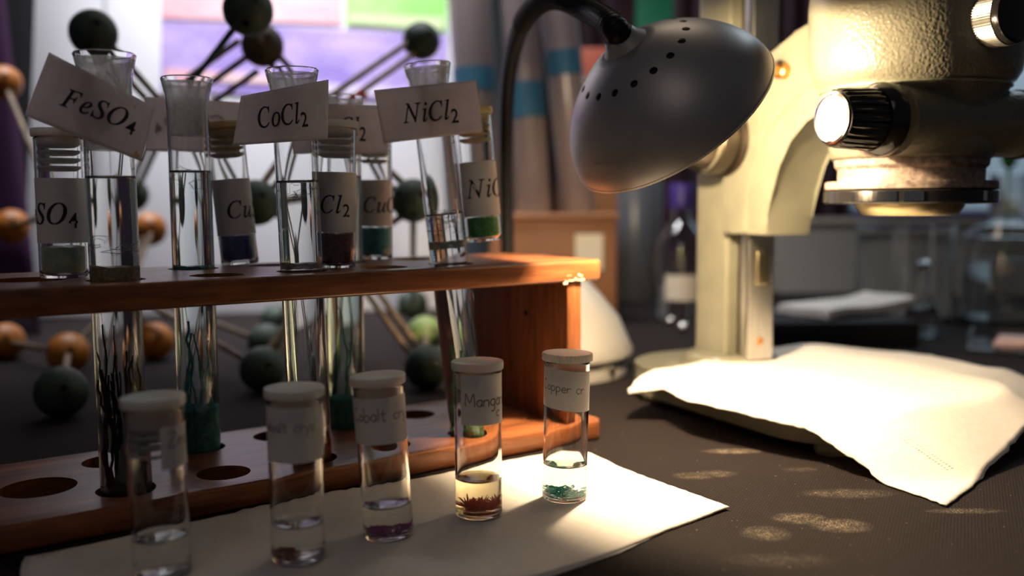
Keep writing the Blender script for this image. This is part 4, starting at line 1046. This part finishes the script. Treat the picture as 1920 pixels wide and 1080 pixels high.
crate = empty('wooden_box', (0.06, 1.36, 0), 'brown wooden box standing behind the rack and lamp', 'box')
link('box_body', box((-0.09, -0.06, 0), (0.085, 0.06, 0.145), bevel=0.002), 'kraft', crate)
link('lid', box((-0.094, -0.064, 0.1455), (0.089, 0.064, 0.1535), bevel=0.002), 'kraft', crate)
link('paper_tag', box((0.028, -0.0615, 0.075), (0.066, -0.0602, 0.125)), 'cream', crate)
def col_tube(px, top_px, y, r, z0, bands, label, m_='pinkish', Hh=0.42):
    P0 = aty(px, 400, y); P0.z = z0; P1 = aty(top_px, 0, y)
    root = empty('plastic_cylinder', P0, label, 'cylinder', 'tall pale cylinders standing on the brown box', direction=P1-P0)
    link('cylinder_wall', lathe([(0, 0), (r-0.001, 0), (r, 0.002), (r, Hh), (r-0.0015, Hh), (r-0.0015, 0.004), (0, 0.004)], 40), m_, root)
    for (a, b_, mm) in bands:
        za, zb = aty(px, b_, y).z - z0, aty(px, a, y).z - z0
        link('colour_band', lathe([(r+0.0002, za), (r+0.0008, za), (r+0.0008, zb), (r+0.0002, zb), (r+0.0002, za)], 40), mm, root)
    return root
col_tube(1000, 975, 1.335, 0.026, 0.1537, [(155, 222, 'teal_band')], 'tall pale cylinder with a broad teal band, right of the lamp stem')
col_tube(1085, 1045, 1.37, 0.026, 0.1537, [(95, 142, 'teal_band')], 'tall pale cylinder with a high teal band, under the lamp neck')
col_tube(905, 880, 1.36, 0.030, 0.1537, [(128, 172, 'teal_band')], 'tall pale cylinder with a teal band, left of the lamp stem')
P = aty(1118, 92, 1.62); z1_ = P.z; z0_ = aty(1118, 146, 1.62).z
fo = empty('upright_folder', (P.x, P.y, 0), 'pinkish upright folder with a coral red top behind the lamp neck', 'folder')
link('folder_body', box((-0.026, -0.015, 0), (0.026, 0.015, z0_), bevel=0.002), 'pinkish', fo)
link('coral_top', box((-0.026, -0.015, z0_), (0.026, 0.015, z1_), bevel=0.002), 'coral', fo)
P = onz(1088, 566)
o = link('brown_carton', box((-0.046, -0.01, 0), (0.046, 0.05, 0.222), bevel=0.002), 'kraft'); o.location = (P.x + 0.004, 1.49, 0); tag(o, 'taller brown carton behind the wooden box', 'box')
P = aty(1226, 0, 1.86); zg_ = aty(1226, 250, 1.86).z
fo = empty('upright_folder', (P.x, P.y, 0), 'upright folder with an emerald green top, seen above the lamp shade', 'folder')
link('folder_body', box((-0.036, -0.012, 0), (0.036, 0.012, zg_), bevel=0.002), 'maroon_fabric', fo)
link('green_top', box((-0.036, -0.012, zg_), (0.036, 0.012, 0.60), bevel=0.002), 'green_paint', fo)
o = link('upright_folder', box((-0.016, -0.012, 0), (0.016, 0.012, 0.60), bevel=0.002), 'maroon_fabric'); P = aty(1172, 0, 1.86); o.location = (P.x, P.y, 0.0); tag(o, 'dark purple folder left of the green one', 'folder')
P = onz(1188, 562)
can = empty('grey_canister', P, 'dark grey glossy canister standing behind the lamp shade', 'canister')
link('canister_body', lathe([(0, 0), (0.046, 0), (0.048, 0.003), (0.048, 0.205), (0.044, 0.215), (0, 0.215)], 48), 'grey_plastic', can)
link('canister_lid', lathe([(0, 0.2152), (0.045, 0.2152), (0.049, 0.217), (0.049, 0.232), (0.046, 0.236), (0, 0.236)], 48), 'grey_plastic', can)
P = onz(1275, 598)
bt = empty('reagent_bottle', P, 'clear glass reagent bottle with a violet cap left of the microscope column', 'bottle')
link('glass_body', lathe([(0, 0), (0.034, 0), (0.036, 0.003), (0.036, 0.100), (0.034, 0.112), (0.020, 0.134), (0.0135, 0.142), (0.0135, 0.158), (0.0118, 0.158), (0.0118, 0.141), (0.0185, 0.132), (0.0325, 0.111), (0.0345, 0.100), (0.0345, 0.004), (0, 0.003)], 48), 'glass', bt)
link('cap', lathe([(0, 0.159), (0.0165, 0.159), (0.0172, 0.162), (0.0172, 0.192), (0.0160, 0.195), (0, 0.195)], 32), 'violet', bt)
link('contents', inner_fill(0.0035, 0.055, 0.0344, False), 'murky_liquid', bt)
link('paper_label', wrap_label(0.0363, 0.030, 0.066, -0.8, 0.5), 'white_tray', bt)
for (px, py, s, lab) in [(1238, 588, 0.006, 'small shiny steel ball left of the reagent bottle'), (1258, 598, 0.007, 'small shiny steel ball in front of the reagent bottle')]:
    P = onz(px, py, s); bm = bmesh.new(); bmesh.ops.create_uvsphere(bm, u_segments=20, v_segments=12, radius=s)
    o = link('steel_ball', bm, 'chrome'); o.location = (P.x, P.y-0.09, s); tag(o, lab, 'ball')

# ------------------------------------------------------------------ things far behind, right
P = onz(1458, 552)
tr = empty('white_tray', P, 'off-white plastic storage tub behind the microscope', 'tub')
bm = bmesh.new()
def ring_box(x0, x1, y0, y1, z): return [(x0, y0, z), (x1, y0, z), (x1, y1, z), (x0, y1, z)]
R_ = [ring_box(0.004, 0.472, 0, 0.20, 0), ring_box(-0.004, 0.48, -0.006, 0.206, 0.128), ring_box(-0.010, 0.486, -0.012, 0.212, 0.128), ring_box(-0.010, 0.486, -0.012, 0.212, 0.136),
      ring_box(0.0, 0.476, -0.002, 0.202, 0.136), ring_box(0.007, 0.469, 0.003, 0.197, 0.003)]
vs = [[bm.verts.new(p) for p in r] for r in R_]
bm.faces.new(vs[0][::-1]); bm.faces.new(vs[-1])
for a, b_ in zip(vs, vs[1:]):
    for i in range(4): bm.faces.new((a[i], a[(i+1) % 4], b_[(i+1) % 4], b_[i]))
bmesh.ops.bevel(bm, geom=list(bm.edges), offset=0.0025, segments=2, affect='EDGES')
link('tub_body', bm, 'white_tray', tr)
link('blue_lid_strip', box((0.185, 0.02, 0.1365), (0.40, 0.16, 0.152), bevel=0.003), 'violet', tr)
def beaker(P, r, h, label, name='beaker', spout=True):
    root = empty(name, P, label, 'beaker', 'laboratory glassware behind the microscope')
    link('glass_body', lathe([(0, 0), (r-0.004, 0), (r-0.001, 0.0015), (r, 0.005), (r, h-0.006), (r+0.0025, h-0.001), (r+0.002, h), (r, h-0.001), (r-0.002, h-0.006), (r-0.002, 0.006), (r-0.006, 0.0035), (0, 0.003)], 48), 'glass', root)
    return root
P = onz(1692, 596)
beaker(P, 0.066, 0.135, 'wide glass beaker behind the folded napkins')
P2 = onz(1690, 612)
fk_ = empty('conical_flask', onz(1690, 618) + Vector((0, -0.06, 0)), 'small glass conical flask behind the folded napkins', 'flask', 'laboratory glassware behind the microscope')
link('glass_body', lathe([(0, 0), (0.026, 0), (0.029, 0.003), (0.028, 0.008), (0.0085, 0.058), (0.0085, 0.092), (0.0105, 0.094), (0.0085, 0.095), (0.0072, 0.092), (0.0072, 0.058), (0.0262, 0.008), (0.025, 0.003), (0, 0.002)], 40), 'glass', fk_)
P = onz(1880, 600)
fl2 = empty('glass_flask', P, 'tall glass flask with a narrow neck at the right edge', 'flask', 'laboratory glassware behind the microscope')
link('glass_body', lathe([(0, 0), (0.056, 0), (0.060, 0.004), (0.060, 0.10), (0.056, 0.118), (0.040, 0.132), (0.026, 0.142), (0.023, 0.150), (0.023, 0.205), (0.0245, 0.207), (0.022, 0.208), (0.0212, 0.205), (0.0212, 0.150), (0.024, 0.141), (0.038, 0.130), (0.0545, 0.116), (0.0583, 0.10), (0.0583, 0.005), (0, 0.003)], 56), 'glass', fl2)
link('contents', inner_fill(0.0035, 0.085, 0.0582, False), 'murky_liquid', fl2)
bm = bmesh.new()
for i in range(7):
    a = i*0.9; d = Vector((cos(a)*0.5, sin(a)*0.5, 0.9)).normalized()
    bmesh.ops.create_icosphere(bm, subdivisions=2, radius=0.010, matrix=frame_to(P + Vector((0.0, 0, 0.215)) + d*0.008, d) @ Matrix.Diagonal((0.6, 0.25, 1.3, 1)))
cyl(P + Vector((0, 0, 0.10)), P + Vector((0, 0, 0.215)), 0.0012, 0.0012, 8, bm)
tag(link('leaf_sprig', bm, 'leaf'), 'small green sprig standing in the tall glass flask', 'sprig')
# black tray with folded napkins
P = onz(1590, 648, 0.0)
bk = link('black_tray', box((-0.115, -0.02, 0), (0.075, 0.13, 0.030), bevel=0.003), 'dark_fabric'); bk.location = P; tag(bk, 'low black box under the folded napkins', 'box')
def folded(P, sx, sy, z, rz, label, tilt=0.0):
    bm = bmesh.new(); n_ = 4
    for k_ in range(n_):
        z0 = k_*0.0024; g = {}
        for i in range(15):
            for j in range(9):
                x, y = (i/14-0.5)*sx*(1-0.012*k_), (j/8-0.5)*sy*(1-0.02*k_)
                zz = z0 + 0.0020*sin(i*0.5+0.3)*0.6 + 0.004*max(0, (i/14-0.75))*4*0.6 + 0.0006*sin(j+i*0.8)
                g[i, j, 0] = bm.verts.new((x, y, zz)); g[i, j, 1] = bm.verts.new((x, y, zz+0.0021))
        for i in range(14):
            for j in range(8):
                bm.faces.new((g[i, j, 1], g[i+1, j, 1], g[i+1, j+1, 1], g[i, j+1, 1])); bm.faces.new((g[i, j, 0], g[i, j+1, 0], g[i+1, j+1, 0], g[i+1, j, 0]))
        for i in range(14):
            bm.faces.new((g[i, 0, 0], g[i+1, 0, 0], g[i+1, 0, 1], g[i, 0, 1])); bm.faces.new((g[i, 8, 0], g[i, 8, 1], g[i+1, 8, 1], g[i+1, 8, 0]))
        for j in range(8):
            bm.faces.new((g[0, j, 0], g[0, j, 1], g[0, j+1, 1], g[0, j+1, 0])); bm.faces.new((g[14, j, 0], g[14, j+1, 0], g[14, j+1, 1], g[14, j, 1]))
    o = link('folded_napkin', bm, 'napkin', sharp=0.8); o.matrix_world = Matrix.Translation((P.x, P.y, z)) @ Matrix.Rotation(rz, 4, 'Z') @ Matrix.Rotation(tilt, 4, 'Y'); tag(o, label, 'napkin', 'paper napkins'); return o
Pf = onz(1590, 578, 0.036)
folded(Pf, 0.160, 0.085, 0.0345, 0.50, 'stack of folded paper napkins on the low black box', tilt=-0.04)
# clear plastic case with pink slips at the right edge
P = onz(1900, 655)
cs2 = empty('plastic_case', P, 'clear plastic case holding pink slips at the right edge', 'case', rz=-0.5)
bm = box((-0.045, -0.05, 0), (0.09, 0.05, 0.004), bevel=0.001)
for lo_, hi_ in (((-0.045, -0.05, 0.004), (0.09, -0.0475, 0.018)), ((-0.045, 0.0475, 0.004), (0.09, 0.05, 0.018)), ((-0.045, -0.0475, 0.004), (-0.0425, 0.0475, 0.018)), ((0.0875, -0.0475, 0.004), (0.09, 0.0475, 0.018))):
    box(lo_, hi_, bm)
link('case_body', bm, 'clear_plastic', cs2)
for k_, (dx, dy, dz, rz) in enumerate([(0.020, -0.015, 0.0045, 0.05), (0.024, -0.010, 0.0090, -0.06), (0.022, 0.018, 0.0045, 0.02), (0.026, 0.016, 0.0090, 0.10)]):
    o = link('pink_slip', box((-0.040, -0.014, 0), (0.040, 0.014, 0.004), bevel=0.0004), 'pink_paper')
    o.matrix_world = cs2.matrix_world @ Matrix.Translation((dx, dy, dz)) @ Matrix.Rotation(rz, 4, 'Z')
    tag(o, ['lower front stack of pink slips in the plastic case', 'upper front stack of pink slips in the plastic case', 'lower rear stack of pink slips in the plastic case', 'upper rear stack of pink slips in the plastic case'][k_], 'paper slips', 'pink slips in the case')
bpy.context.view_layer.update()
